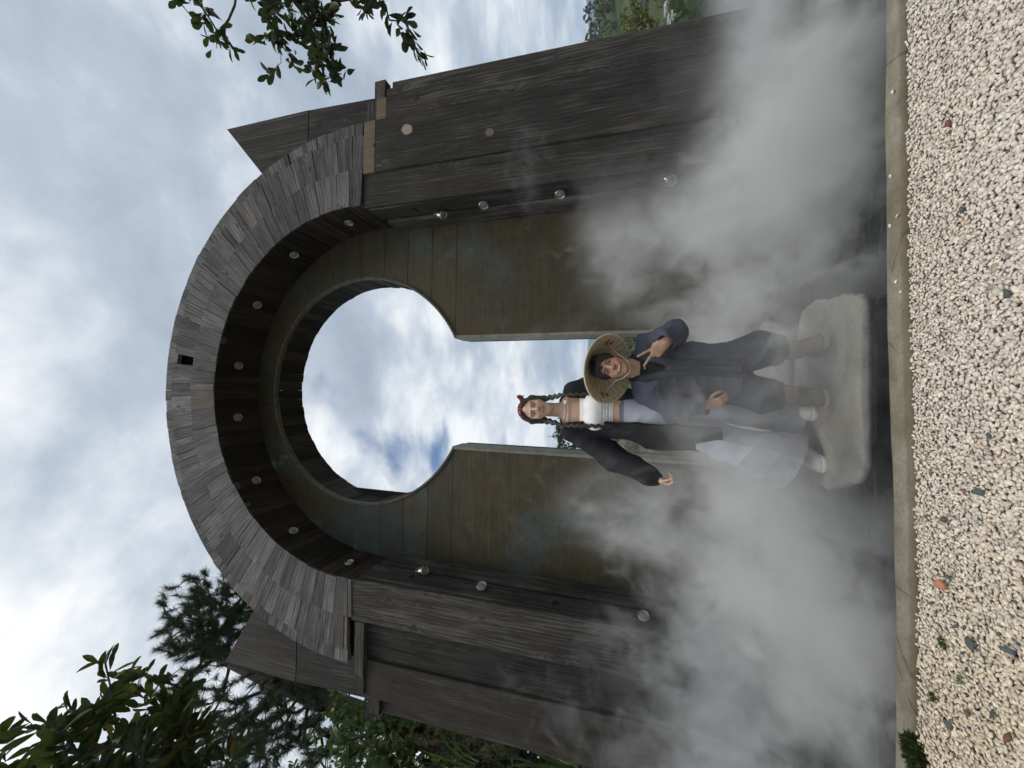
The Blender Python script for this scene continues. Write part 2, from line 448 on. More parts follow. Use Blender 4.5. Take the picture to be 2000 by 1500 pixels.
def slab_mat():
    m, t, out = newmat('stepping stone concrete')
    pos = nd(t, 'ShaderNodeNewGeometry').outputs['Position']
    a = noise(t, pos, 4.0, 8.0, 0.65, 0.5); b = noise(t, pos, 55.0, 5.0, 0.7); d = noise(t, nd(t, 'ShaderNodeMapping', {0: pos, 1: (3.3, 1.0, 0)}).outputs[0], 2.2, 6.0, 0.7, 0.8)
    c = ramp(t, mathn(t, 'ADD', mathn(t, 'MULTIPLY', a, 0.55), mathn(t, 'MULTIPLY', b, 0.45)), [(0.3, (0.15, 0.142, 0.12)), (0.5, (0.265, 0.252, 0.22)), (0.7, (0.38, 0.365, 0.325))])
    wet = maprange(t, d, 0.53, 0.60, 0.0, 0.6, True)
    c = mixc(t, wet, c, (0.115, 0.105, 0.085))
    pit = maprange(t, noise(t, pos, 26.0, 3.0, 0.6), 0.66, 0.74, 0.0, 0.6, True)
    c = mixc(t, pit, c, (0.08, 0.073, 0.06))
    principled(t, out, Base_Color=c, Roughness=maprange(t, wet, 0, 0.6, 0.88, 0.45), Normal=bump(t, mathn(t, 'SUBTRACT', mathn(t, 'ADD', a, mathn(t, 'MULTIPLY', b, 0.5)), pit), 0.7, 0.012), Specular_IOR_Level=0.3)
    return m
M_SLAB = slab_mat()

def tint_mat(name, rough=0.85, bumps=0.25, scale=60.0, var=0.35, spec=0.25, bdist=0.002, sss=0.0, mottled=8.0, weave=False):
    """colour from the mesh's own tint attribute, broken up a little"""
    m, t, out = newmat(name)
    pos = nd(t, 'ShaderNodeNewGeometry').outputs['Position']
    c = nd(t, 'ShaderNodeAttribute', attribute_name='tint').outputs['Color']
    a = noise(t, pos, scale, 5.0, 0.65); b = noise(t, pos, mottled, 4.0, 0.6)
    f = mathn(t, 'ADD', mathn(t, 'MULTIPLY', mathn(t, 'SUBTRACT', mathn(t, 'ADD', mathn(t, 'MULTIPLY', a, 0.6), mathn(t, 'MULTIPLY', b, 0.4)), 0.5), var * 2.2), 1.0)
    c = mixc(t, 1.0, c, nd(t, 'ShaderNodeCombineXYZ', {0: f, 1: f, 2: f}).outputs[0], 'MULTIPLY')
    h = a
    if weave:
        sp = nd(t, 'ShaderNodeSeparateXYZ', {0: pos})
        w = mathn(t, 'MULTIPLY', mathn(t, 'SINE', mathn(t, 'MULTIPLY', mathn(t, 'ADD', sp.outputs[0], sp.outputs[1]), 1800.0)), mathn(t, 'SINE', mathn(t, 'MULTIPLY', sp.outputs[2], 1800.0)))
        h = mathn(t, 'ADD', a, mathn(t, 'MULTIPLY', w, 0.3))
    kw = {}
    if sss: kw = dict(Subsurface_Weight=sss, Subsurface_Scale=0.01, Subsurface_Radius=(1.0, 0.35, 0.2))
    principled(t, out, Base_Color=c, Roughness=rough, Normal=bump(t, h, bumps, bdist), Specular_IOR_Level=spec, **kw)
    return m
M_PEBBLE = tint_mat('pebbles', 0.75, 0.2, 90, 0.22, 0.3, 0.001, mottled=30)
M_SKIN = tint_mat('skin', 0.5, 0.08, 220, 0.06, 0.35, 0.0006, sss=0.12, mottled=25)
M_CLOTH = tint_mat('woven cloth', 0.95, 0.3, 160, 0.22, 0.12, 0.0012, weave=True)
M_KNIT = tint_mat('knit cloth', 1.0, 0.5, 240, 0.3, 0.08, 0.003)
M_HAIR = tint_mat('hair', 0.45, 0.6, 130, 0.35, 0.4, 0.003)
M_LEATHER = tint_mat('shoe leather', 0.65, 0.3, 120, 0.2, 0.3, 0.001)
M_STRAW = tint_mat('straw', 0.75, 0.35, 180, 0.28, 0.25, 0.001)
M_EYE = tint_mat('eye', 0.12, 0.0, 50, 0.0, 0.5)
M_SHELL = tint_mat('shell beads', 0.35, 0.1, 90, 0.15, 0.5)

def leaf_mat(name, rough=0.45, trans=0.28, spec=0.35):
    m, t, out = newmat(name)
    pos = nd(t, 'ShaderNodeNewGeometry').outputs['Position']
    c = nd(t, 'ShaderNodeAttribute', attribute_name='tint').outputs['Color']
    a = noise(t, pos, 35.0, 3.0, 0.6)
    f = maprange(t, a, 0.3, 0.7, 0.75, 1.25)
    c = mixc(t, 1.0, c, nd(t, 'ShaderNodeCombineXYZ', {0: f, 1: f, 2: f}).outputs[0], 'MULTIPLY')
    b = nd(t, 'ShaderNodeBsdfPrincipled', {'Base Color': c, 'Roughness': rough, 'Specular IOR Level': spec})
    tr = nd(t, 'ShaderNodeBsdfTranslucent', {'Color': mixc(t, 0.5, c, (0.10, 0.16, 0.02))})
    mx = nd(t, 'ShaderNodeMixShader', {0: trans, 1: b.outputs[0], 2: tr.outputs[0]})
    t.links.new(mx.outputs[0], out.inputs['Surface'])
    return m
M_LEAF = leaf_mat('broad leaves')
M_NEEDLE = leaf_mat('pine needles', 0.6, 0.15, 0.25)
M_PETAL = leaf_mat('petals', 0.6, 0.3, 0.2)
M_BARK = simple_noise_mat('bark', (0.03, 0.025, 0.02), (0.11, 0.095, 0.08), 18, 0.95, 0.9, 0.02)
M_TWIG = simple_noise_mat('twigs', (0.04, 0.032, 0.024), (0.1, 0.085, 0.065), 30, 0.9, 0.5, 0.004)
M_FARLEAF = simple_noise_mat('far crowns', (0.03, 0.045, 0.025), (0.085, 0.11, 0.055), 1.6, 0.9, 1.0, 0.4)

def ground_mat(name, cols, scales, rough=0.95, bd=0.05):
    m, t, out = newmat(name)
    pos = nd(t, 'ShaderNodeNewGeometry').outputs['Position']
    a = noise(t, pos, scales[0], 6.0, 0.65); b = noise(t, pos, scales[1], 6.0, 0.7)
    c = ramp(t, mathn(t, 'ADD', mathn(t, 'MULTIPLY', a, 0.55), mathn(t, 'MULTIPLY', b, 0.45)), [(0.32, cols[0]), (0.5, cols[1]), (0.68, cols[2])])
    principled(t, out, Base_Color=c, Roughness=rough, Normal=bump(t, b, 0.8, bd), Specular_IOR_Level=0.1)
    return m
M_MEADOW = ground_mat('meadow', ((0.02, 0.03, 0.012), (0.05, 0.065, 0.025), (0.10, 0.095, 0.05)), (0.35, 6.0))
M_HILL = ground_mat('hillside', ((0.025, 0.04, 0.022), (0.06, 0.075, 0.035), (0.14, 0.12, 0.07)), (0.06, 0.5), bd=0.5)
M_MOUNT = ground_mat('forested mountain', ((0.025, 0.04, 0.03), (0.035, 0.055, 0.04), (0.05, 0.07, 0.045)), (0.004, 0.02), bd=4.0)

def gravel_bed_mat():
    m, t, out = newmat('gravel bed')
    pos = nd(t, 'ShaderNodeNewGeometry').outputs['Position']
    v = nd(t, 'ShaderNodeTexVoronoi', {'Vector': pos, 'Scale': 55.0})
    e = nd(t, 'ShaderNodeTexVoronoi', {'Vector': pos, 'Scale': 55.0}, feature='DISTANCE_TO_EDGE')
    g = nd(t, 'ShaderNodeSeparateColor', {0: v.outputs['Color']}).outputs[0]
    c = ramp(t, g, [(0.0, (0.22, 0.2, 0.17)), (0.3, (0.5, 0.47, 0.42)), (1.0, (0.68, 0.66, 0.62))])
    edge = maprange(t, e.outputs['Distance'], 0.0, 0.12)
    c = mixc(t, edge, (0.10, 0.085, 0.07), c)
    principled(t, out, Base_Color=c, Roughness=0.85, Normal=bump(t, edge, 0.8, 0.006))
    return m
M_BED = gravel_bed_mat()

def water_mat():
    m, t, out = newmat('dark pool water')
    pos = nd(t, 'ShaderNodeNewGeometry').outputs['Position']
    a = noise(t, nd(t, 'ShaderNodeMapping', {0: pos, 2: (0, 0, 0.3), 3: (1.0, 2.6, 1.0)}).outputs[0], 6.0, 3.0, 0.5, 0.6)
    principled(t, out, Base_Color=(0.012, 0.014, 0.014, 1), Roughness=0.06, IOR=1.33, Normal=bump(t, a, 0.3, 0.05))
    return m
M_WATER = water_mat()
# ------------------------------------------------------------------ the wooden portal
CX = -0.05
YF, YW, YB = 4.14, 4.81, 5.30         # front face, copper wall, back face
ZS, RI, RO = 4.46, 2.37, 3.47         # outer arch
ZC, RH, SW = 4.81, 1.645, 0.745         # keyhole circle and half slot
ZB = -0.3                             # foot, below the water
SHZ = ZC - math.sqrt(RH * RH - SW * SW)

portal = empty('wooden_portal', (CX, YW, -0.12))
tag(portal, 'tall keyhole-shaped wooden gateway of weathered grey boards standing in the misty pool', 'gateway')

def pol(r, a, y, zc=ZS):
    return (CX + r * math.cos(a), y, zc + r * math.sin(a))

def rt(lo=0.0, hi=1.0, warm=0.0):
    return (random.uniform(lo, hi), warm, random.random())

# face of the arch: three courses of radial boards
def arch_course(pl, r0, r1, y0, y1, a0, a1, width, jr=0.035, nails=None, skip=()):
    a = a0; rm = 0.5 * (r0 + r1); k = 0
    while a < a1 - 1e-4:
        w = width * random.choice((0.55, 0.8, 1.0, 1.0, 1.25, 1.5)) / rm
        b = min(a1, a + w)
        if a1 - b < 0.25 * width / rm: b = a1
        for s0, s1 in skip:
            if a < s0 - 1e-6 < b: b = s0
            if abs(a - s0) < 1e-6: b = s1
        mid = 0.5 * (a + b)
        if not any(s0 < mid < s1 for s0, s1 in skip):
            d = random.uniform(-0.005, 0.004)
            dr = random.uniform(-jr, jr); dq = random.uniform(-0.006, 0.010)
            c = []
            for ang in (a + 0.0006, b - 0.0006):
                row = []
                for y in (y0 + d, y1):
                    row.append([pol(r0 + dq, ang, y), pol(r1 + dr, ang, y)])
                c.append(row)
            pl.hex(c, 2, rt(0.1, 0.95, 0.12 if random.random() < 0.03 else 0.0))
            if nails is not None:
                for rr in (r0 + 0.05, r1 - 0.06):
                    for q in (0.3, 0.7):
                        if random.random() < 0.7:
                            nails.append(pol(rr + random.uniform(-.01, .01), a + (b - a) * q, y0 + d - 0.0015))
        a = b; k += 1

ring = Planks(); nails = []
A0, A1 = R(-2.3), R(181.9)
arch_course(ring, RI, 2.84, YF - 0.03, YF + 0.05, A0, A1, 0.185, 0.0, nails)
arch_course(ring, 2.80, 3.29, YF - 0.005, YF + 0.06, A0 - .004, R(180.2), 0.19, 0.02, nails, skip=[(R(80.9), R(83.4))])
arch_course(ring, 3.26, RO, YF + 0.03, YF + 0.09, A0 + .02, R(180.0), 0.16, 0.005, None)
face = ring.build('arch_face', M_RING, portal, 0.003)
nv = []; nf = []
for p in nails:
    n0 = len(nv)
    for k in range(6):
        nv.append((p[0] + 0.0075 * math.cos(k * math.pi / 3), p[1], p[2] + 0.0075 * math.sin(k * math.pi / 3)))
    nf.append(list(range(n0, n0 + 6)))
me = bpy.data.meshes.new('nail_heads'); me.from_pydata(nv, [], nf)
o = link('nail_heads', me, M_BLACK, face); tag(o, kind='stuff')

# dark carcass behind the boards (seen through the missing board and the gaps)
def annulus(name, r0, r1, y0, y1, mat, parent, n=96, a0=A0, a1=A1, zc=ZS):
    V = []; F = []
    for i in range(n + 1):
        a = a0 + (a1 - a0) * i / n
        V += [pol(r0, a, y0, zc), pol(r1, a, y0, zc), pol(r1, a, y1, zc), pol(r0, a, y1, zc)]
    for i in range(n):
        b, c = i * 4, i * 4 + 4
        for k in range(4):
            F.append([b + k, c + k, c + (k + 1) % 4, b + (k + 1) % 4])
    F += [[0, 1, 2, 3], [n * 4 + 3, n * 4 + 2, n * 4 + 1, n * 4]]
    return link(name, np_mesh(name, V, F), mat, parent)
annulus('inner_frame', RI + 0.035, RO - 0.06, YF + 0.16, YB - 0.05, M_BLACK, portal)

# outside skin of the arch, boards running front to back
sk = Planks()
a = R(-1.0)
while a < R(181):
    w = random.uniform(0.10, 0.17) / RO
    d = random.uniform(-.003, .003)
    sk.hex([[[pol(RO - 0.055 + d, q, YF + 0.092), pol(RO - 0.055 + d, q, YB)], [pol(RO - 0.012 + d, q, YF + 0.092), pol(RO - 0.012 + d, q, YB)]] for q in (a + .001, a + w - .001)], 2, rt(0.2, 0.8))
    a += w
sk.build('arch_back', M_RING, portal, 0)

# soffit lining
sf = Planks()
a = R(-3.5)
while a < R(183.5):
    w = random.uniform(0.085, 0.14) / RI
    d = random.uniform(-.004, .003)
    sf.hex([[[pol(RI - 0.008 + d, q, YF - 0.022), pol(RI - 0.008 + d, q, YW - 0.004)], [pol(RI - 0.001 + d * 0.0, q, YF - 0.022), pol(RI - 0.001, q, YW - 0.004)]] for q in (a + .0012, a + w - .0012)], 2, rt(0.1, 0.9))
    a += w
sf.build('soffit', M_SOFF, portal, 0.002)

# copper wall with the keyhole, sheets folded at their seams
SHEETV = []; SHEETF = []; SHEETC = []
def sheet(poly, y0, tint, th=0.012):
    """poly: list of (x,z), front face at y0"""
    n0 = len(SHEETV); n = len(poly)
    for (x, z) in poly: SHEETV.append((x, y0, z))
    for (x, z) in poly: SHEETV.append((x, y0 + th, z))
    SHEETF.append([n0 + i for i in range(n)])
    for i in range(n):
        j = (i + 1) % n
        SHEETF.append([n0 + i, n0 + n + i, n0 + n + j, n0 + j])
    for _ in range(2 * n): SHEETC.append((*tint, 1.0))
def chx(z, r=RH):
    return math.sqrt(max(r * r - (z - ZC) ** 2, 0))
def ro_x(z, r=RI + 0.02):
    return r if z < ZS else math.sqrt(max(r * r - (z - ZS) ** 2, 0.0))
G = 0.003
rows = [SHZ, 3.715, 4.10, 4.49, 4.88]
for side in (-1, 1):
    for i in range(len(rows) - 1):
        z0, z1 = rows[i] + G, rows[i + 1] - G
        zz = np.linspace(z0, z1, 9)
        inner = [(CX + side * (chx(z)), z) for z in zz]
        outer = [(CX + side * ro_x(z), z) for z in zz]
        tint = (random.random(), {(-1, 3): 0.42, (-1, 1): 0.1, (1, 3): 0.45, (1, 1): 0.3}.get((side, i), random.uniform(0, 0.3)), random.random())
        sheet(inner + outer[::-1], YW + random.uniform(-.002, .002), tint)
    # big lower sheets
    xs = [SW, RI + 0.02]
    zs = [ZB, SHZ]
    for zi in range(1):
        for xi in range(1):
            tint = (random.random(), random.uniform(0, 0.12), random.random())
            x0, x1 = xs[xi] + (G if xi else 0), xs[xi + 1] - (0.0 if xi == 1 else 0)
            x0s, x1s = CX + side * x0, CX + side * x1
            sheet([(x0s, zs[zi] + G), (x1s, zs[zi] + G), (x1s, zs[zi + 1] - G), (x0s, zs[zi + 1] - G)], YW + 0.001 * (zi + xi), tint)
# radial sheets over the crown
z_top = rows[-1]
ang0 = math.asin((z_top - ZC) / RH)
seg = [ang0 + (math.pi - 2 * ang0) * k / 11 for k in range(12)]
for k in range(11):
    a0, a1 = seg[k] + 0.0015, seg[k + 1] - 0.0015
    aa = np.linspace(a0, a1, 8)
    inn = [(CX + RH * math.cos(q), ZC + RH * math.sin(q)) for q in aa]
    def outp(q):
        # ray from the circle centre to the outer lining circle
        dz = ZC - ZS; c, s = math.cos(q), math.sin(q)
        b = dz * s; rr = -b + math.sqrt(b * b - dz * dz + (RI + 0.02) ** 2)
        z = ZC + rr * s
        if z < z_top: rr = (z_top + G - ZC) / max(s, 1e-6) if s > 1e-3 else rr
        return (CX + rr * c, ZC + rr * s)
    out_ = [outp(q) for q in aa]
    if k == 0: inn[0] = (CX + RH * math.cos(a0), z_top + G)
    left = k / 10.0
    tint = (random.random(), 0.28 + (0.42 if 7 <= k <= 9 else 0.0), random.random())
    sheet(inn + out_[::-1], YW + random.uniform(-.002, .002), tint)
# corner fill between the last radial sheet and the row below
for side in (-1, 1):
    xi = RH * math.cos(ang0)
    q = ang0
    dz = ZC - ZS; b = dz * math.sin(q); rr = -b + math.sqrt(b * b - dz * dz + (RI + 0.02) ** 2)
    zt = ZC + rr * math.sin(q)
    if zt > z_top + 0.01:
        sheet([(CX + side * (xi + 0.002), z_top + G), (CX + side * ro_x(z_top), z_top + G), (CX + side * rr * math.cos(q), zt)], YW + 0.002, (0.4, 0.7, 0.2))
me = bpy.data.meshes.new('copper_wall'); me.from_pydata(SHEETV, [], SHEETF)
ca = me.color_attributes.new('tint', 'FLOAT_COLOR', 'POINT'); ca.data.foreach_set('color', np.array(SHEETC, dtype=np.float32).ravel())
import bmesh
bm = bmesh.new(); bm.from_mesh(me); bmesh.ops.recalc_face_normals(bm, faces=bm.faces); bm.to_mesh(me); bm.free()
cw = link('copper_wall', me, M_COPPER, portal)

# rim of small folded tabs round the circle, pale folded edges down the slot
rm = Planks()
aS = math.asin((SHZ - ZC) / RH)
a = aS
while a < math.pi - aS:
    w = min(random.uniform(0.034, 0.046) / RH, math.pi - aS - a + 0.0045)
    rm.hex([[[pol(RH - 0.006, q, YW - 0.022, ZC), pol(RH + 0.024, q, YW - 0.022, ZC)], [pol(RH - 0.006, q, YW + 0.05, ZC), pol(RH + 0.024, q, YW + 0.05, ZC)]] for q in (a + .0022, a + w - .0022)], 2, rt())
    a += w
rm.build('rim_tabs', M_RIM, cw, 0.002)
eg = Planks()
for side in (-1, 1):
    xs = sorted((CX + side * (SW - 0.012), CX + side * (SW + 0.028)))
    eg.box(xs[0], xs[1], YW - 0.018, YB - 0.16, ZB, SHZ + 0.01, 2, rt())
eg.build('slot_edge', M_EDGE, cw, 0.004)

# wooden tunnel through the wall
tn = Planks()
a = aS
while a < math.pi - aS:
    w = min(random.uniform(0.09, 0.15) / RH, math.pi - aS - a + 0.0022)
    d = random.uniform(-.006, .006)
    e = random.uniform(-0.012, 0.012)
    tn.hex([[[pol(RH + 0.004 + d, q, YW + 0.052), pol(RH + 0.004 + d, q, YB + 0.03 + e)], [pol(RH + 0.04 + d, q, YW + 0.052), pol(RH + 0.04 + d, q, YB + 0.03 + e)]] for q in (a + .001, a + w - .001)], 2, rt())
    # shift to the keyhole centre height
    for i in range(8):
        p = tn.v[-8 + i]; tn.v[-8 + i] = (p[0], p[1], p[2] + ZC - ZS)
    a += w
for side in (-1, 1):
    for (ya, yb) in ((YB - 0.155, YB - 0.06), (YB - 0.058, YB + 0.03)):
        xs = sorted((CX + side * (SW + 0.002), CX + side * (SW + 0.04)))
        tn.box(xs[0], xs[1], ya, yb, ZB, SHZ, 2, rt())
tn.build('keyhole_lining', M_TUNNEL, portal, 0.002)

# back boards of the wall (vertical planks with the keyhole left open)
bk = Planks()
x = -2.42
while x < 2.42:
    w = random.uniform(0.16, 0.26); x2 = min(x + w, 2.42)
    xm = 0.5 * (x + x2)
    top = ro_x(ZS + 5, 1) if False else (ZS + math.sqrt(max(RI * RI - xm * xm, 0.0)) if abs(xm) < RI else ZS)
    def put(z0, z1):
        if z1 - z0 > 0.05: bk.box(CX + x + .002, CX + x2 - .002, YB - 0.04, YB, z0, z1, 2, rt(0.2, 0.9))
    if abs(xm) < RH + 0.03:
        zz = math.sqrt(max((RH + 0.045) ** 2 - min(abs(x), abs(x2)) ** 2, 0))
        put(ZC + zz, top)
        if min(abs(x), abs(x2)) > SW + 0.035: put(ZB, ZC - zz)
    else:
        put(ZB, top)
    x = x2
bk.build('back_boards', M_PIER, portal, 0.003)

# ---- piers: jamb sides, front boards, wings
def pier(side):
    s = side
    P = Planks()
    def B(xa, xb, y0, y1, z0, z1, grain=2, tint=None, dz=0.0, tap=0.0):
        """xa<xb distances from the axis; tap moves the foot towards the axis"""
        c = []
        for x in (xa, xb):
            row = []
            for y in (y0, y1):
                row.append([(CX + s * (x - tap), y, z0), (CX + s * x, y, z1 + (dz if x == xb else 0))])
            c.append(row)
        P.hex(c, grain, tint or rt(0.15, 0.85))
    return P, B
# pier beside the man (east side, x > 0)
P, B = pier(1)
B(2.34, 2.80, YF, YF + 0.05, ZB, 4.34, tint=(0.55, 0.0, 0.31), tap=0.04)
B(2.76, 3.42, YF - 0.035, YF - 0.002, ZB, 4.157, tint=(0.42, 0.0, 0.62), tap=0.05)
B(2.76, 3.42, YF - 0.036, YF - 0.002, 4.16, 4.33, tint=(0.5, 0.36, 0.62))
B(3.425, 3.80, YF - 0.012, YF + 0.03, ZB, 4.017, tint=(0.62, 0.0, 0.77), tap=0.08)
B(3.425, 3.70, YF - 0.013, YF + 0.03, 4.02, 4.17, tint=(0.5, 0.32, 0.4))
B(3.425, 3.69, YF + 0.0, YF + 0.06, 4.175, 4.31, 0, tint=(0.6, 0.0, 0.2))
B(3.80, 4.03, YF + 0.16, YF + 0.20, ZB, 4.06, tint=(0.7, 0.05, 0.1), tap=0.16)
B(3.74, 3.98, YF + 0.04, YF + 0.16, 4.08, 4.24, 0, tint=(0.5, 0.05, 0.9))
P.build('pier_boards', M_PIER, portal, 0.006)
# pier beside the woman (west side, x < 0)
P, B = pier(-1)
B(2.37, 2.88, YF - 0.02, YF + 0.03, ZB, 4.38, tint=(0.78, 0.0, 0.5), tap=0.06)
B(2.882, 3.40, YF + 0.085, YF + 0.115, ZB, 4.30, tint=(0.26, 0.0, 0.13), tap=0.06)
B(3.38, 3.84, YF + 0.045, YF + 0.083, ZB, 4.20, tint=(0.14, 0.03, 0.83), tap=0.10)
B(3.70, 4.05, YF + 0.12, YF + 0.19, ZB, 4.10, tint=(0.36, 0.04, 0.45), tap=0.14)
B(2.90, 3.57, YF + 0.0, YF + 0.080, 4.205, 4.345, 0, tint=(0.8, 0.0, 0.21))
B(3.575, 3.80, YF + 0.02, YF + 0.11, 4.203, 4.29, 0, tint=(0.6, 0.0, 0.71))
B(3.82, 4.04, YF + 0.06, YF + 0.14, 4.00, 4.18, 0, tint=(0.5, 0.0, 0.11))
P.build('pier_boards', M_PIER, portal, 0.006)
# dark cores of the piers
for s in (-1, 1):
    P = Planks()
    xs = sorted((CX + s * 2.42, CX + s * 3.78)); P.box(xs[0], xs[1], YF + 0.17, YB - 0.05, ZB, 4.4, 2, (0.1, 0, 0))
    P.build('pier_core', M_BLACK, portal, 0)

# jamb linings: a board, a dark joint, a second board in front of the copper
for s in (-1, 1):
    J = Planks()
    def Bj(xa, xb, y0, y1, z0, z1, tint):
        xs = sorted((CX + s * xa, CX + s * xb)); J.box(xs[0], xs[1], y0, y1, z0, z1, 2, tint)
    Bj(2.325, 2.37, YF + (0.032 if s < 0 else 0.052), YF + 0.345, ZB, 4.30, rt(0.5, 0.8))
    Bj(2.285, 2.335, YF + 0.37, YF + 0.645, ZB, 4.24, rt(0.4, 0.8))
    Bj(2.36, 2.40, YF + 0.25, YF + 0.66, ZB, 4.32, (0.0, 0, 0))
    J.build('jamb_lining', M_PIER, portal, 0.004)

# wings with a slanted top
for s, xt, xf, zt in ((1, 4.06, 3.90, 7.15), (-1, 4.16, 4.00, 6.90)):
    W = Planks()
    y0, y1 = YF + 0.29, YF + 0.34
    def X(x): return CX + s * x
    zm = 5.55
    # upper piece: slanted top from the inner point up to the tip
    W.hex([[[(X(3.0), y, zm), (X(3.0), y, 6.18)] for y in (y0, y1)], [[(X(xt - 0.06 * (7.0 - zm) / 7), y, zm), (X(xt), y, zt)] for y in (y0, y1)]], 2, rt(0.45, 0.7))
    W.hex([[[(X(3.0), y, 4.05), (X(3.0), y, zm - .004)] for y in (y0 + .004, y1)], [[(X(xt - 0.09), y, 4.05), (X(xt - 0.06 * (7.0 - zm) / 7), y, zm - .004)] for y in (y0 + .004, y1)]], 2, rt(0.2, 0.5))
    # lower outer board
    W.hex([[[(X(3.72 - .1), y, ZB), (X(3.72), y, 4.046)] for y in (y0 - 0.06, y1)], [[(X(xf), y, ZB), (X(xt - 0.09), y, 4.046)] for y in (y0 - 0.06, y1)]], 2, rt(0.3, 0.6, 0.05))
    # side wall going back
    for yy in range(3):
        ya, yb = y1 + 0.002 + yy * 0.14, y1 + 0.14 + yy * 0.14
        W.hex([[[(X(xf - 0.04), y, ZB), (X(xt - 0.05), y, zt - 0.1)] for y in (ya, yb)], [[(X(xf), y, ZB), (X(xt), y, zt)] for y in (ya, yb)]], 2, rt(0.3, 0.7))
    # back of the wing
    W.hex([[[(X(3.0), y, ZB), (X(3.0), y, 6.18)] for y in (y1 + 0.43, y1 + 0.47)], [[(X(xf), y, ZB), (X(xt), y, zt)] for y in (y1 + 0.43, y1 + 0.47)]], 2, rt(0.4, 0.7))
    W.build('side_wing', M_PIER, portal, 0.004)
# low boarded box beside the pier on the shrub side
L = Planks()
for i in range(4):
    x1 = CX - 4.0 - i * 0.24; L.box(x1 - 0.236, x1, YF + 0.2 + 0.003 * (i % 2), YF + 0.24, ZB, 0.95, 2, rt(0.1, 0.4), 0.003)
L.build('low_side_boards', M_PIER, portal, 0.004)

# knots that stand out on the wide board beside the man
def knot(x, z, r, y, ring_c, core_c):
    V = []; F = []; C = []
    n = 20
    for j, (q, dy, c) in enumerate(((1.25, 0.0, ring_c), (0.98, -0.004, ring_c), (0.9, -0.004, core_c), (0.0, -0.005, core_c))):
        for k in range(n):
            a = 2 * math.pi * k / n; rr = r * q * (1 + 0.13 * math.sin(2 * a + 1) + 0.05 * math.sin(5 * a))
            V.append((x + rr * 0.72 * math.cos(a), y + dy, z + rr * math.sin(a))); C.append(c)
    for j in range(3):
        for k in range(n):
            F.append([j * n + k, j * n + (k + 1) % n, (j + 1) * n + (k + 1) % n, (j + 1) * n + k])
    return np.array(V), np.array(F), np.array(C)
KM = tint_mat('knot wood', 0.85, 0.3, 90, 0.3)
for kn in (knot(3.16, 3.70, 0.085, YF - 0.0355, (0.06, 0.035, 0.025), (0.30, 0.26, 0.215)), knot(2.93, 2.62, 0.06, YF - 0.0355, (0.05, 0.035, 0.025), (0.15, 0.12, 0.095)), knot(3.56, 3.6, 0.04, YF - 0.0125, (0.03, 0.02, 0.015), (0.035, 0.025, 0.02))):
    link('knot', np_mesh('knot', *kn), KM, portal)

# ------------------------------------------------------------------ spotlights
def lamp_meshes():
    body = lathe([(0.001, -0.075), (0.034, -0.075), (0.034, -0.03), (0.036, -0.028), (0.036, -0.018), (0.034, -0.016), (0.037, 0.0), (0.046, 0.018), (0.050, 0.026), (0.050, 0.034), (0.044, 0.036), (0.040, 0.030), (0.038, 0.026)], 28)
    lens = lathe([(0.0395, 0.027), (0.030, 0.0305), (0.018, 0.0325), (0.0005, 0.0335)], 28)
    cone = lathe([(0.012, 0.034), (0.009, 0.0375), (0.0005, 0.0385)], 16)
    return body, join([lens, cone])
LB, LL = lamp_meshes()
lamp_body_me = np_mesh('lamp_housing', *LB); lamp_lens_me = np_mesh('lamp_lens', *LL)
lamp_proto = None
def spotlight(loc, direction, label, group, scale=1.22, cable=None):
    global lamp_proto
    d = Vector(direction).normalized()
    q = Vector((0, 0, 1)).rotation_difference(d)
    if lamp_proto is None:
        r = empty('spotlight', loc)
        link('housing', lamp_body_me, M_CHROME, r, False, True); link('lens', lamp_lens_me, M_LENS, r, False, True)
        lamp_proto = r
    else:
        r = lamp_proto.copy(); COL.objects.link(r)
        for ch in list(lamp_proto.children):
            if ch.name.startswith('cable'): continue
            c = ch.copy(); COL.objects.link(c); c.parent = r; c.location = (0, 0, 0)
    r.location = loc; r.rotation_mode = 'QUATERNION'; r.rotation_quaternion = q; r.scale = (scale,) * 3
    tag(r, label, 'spotlight', group)
    if cable:
        inv = (Matrix.Translation(Vector(loc)) @ q.to_matrix().to_4x4() @ Matrix.Scale(scale, 4)).inverted()
        pts = [tuple(inv @ Vector(p)) for p in cable]
        V, F = tubes([(pts, [0.004 / scale] * len(pts))], 6)
        link('cable', np_mesh('cable', V, F), M_BLACK, r, False, True)
    return r
GA = 'round spotlights along the arch soffit'
names = ['first from the foot on the man\'s side', 'second from the foot on the man\'s side', 'third from the foot on the man\'s side', 'just on the man\'s side of the crown',
         'just on the woman\'s side of the crown', 'third from the foot on the pine side', 'second from the foot on the pine side', 'first from the foot on the pine side']
for (ang, nm) in zip((8.5, 33.5, 57.5, 81.5, 100.8, 125.5, 149.5, 174.5), names):
    a = R(ang)
    p = pol(RI + 0.012, a, YF + 0.30)
    d = (CX - p[0], -0.35, ZS - p[2])
    spotlight(p, (d[0] / RI, -0.12, d[2] / RI), 'silver spotlight set in the dark arch soffit, ' + nm, GA)
GJ = 'round spotlights down the inner sides of the piers'
jx = 2.325
spotlight((CX + jx - 0.085, YF + 0.24, 3.36), (-0.35, -0.25, -1), 'silver spotlight hanging out of its hole on the pier on the man\'s side', GJ, 1.22,
          [(CX + jx - 0.07, YF + 0.235, 3.42), (CX + jx - 0.06, YF + 0.22, 3.55), (CX + jx - 0.03, YF + 0.2, 3.66), (CX + jx + 0.01, YF + 0.19, 3.72)])
spotlight((CX + jx - 0.01, YF + 0.235, 2.79), (-1, -0.35, -0.25), 'silver spotlight below the hanging one on the man\'s side pier', GJ)
spotlight((CX + jx - 0.01, YF + 0.23, 1.85), (-1, -0.45, -0.15), 'silver spotlight third down the man\'s side pier, at the edge of the mist', GJ)
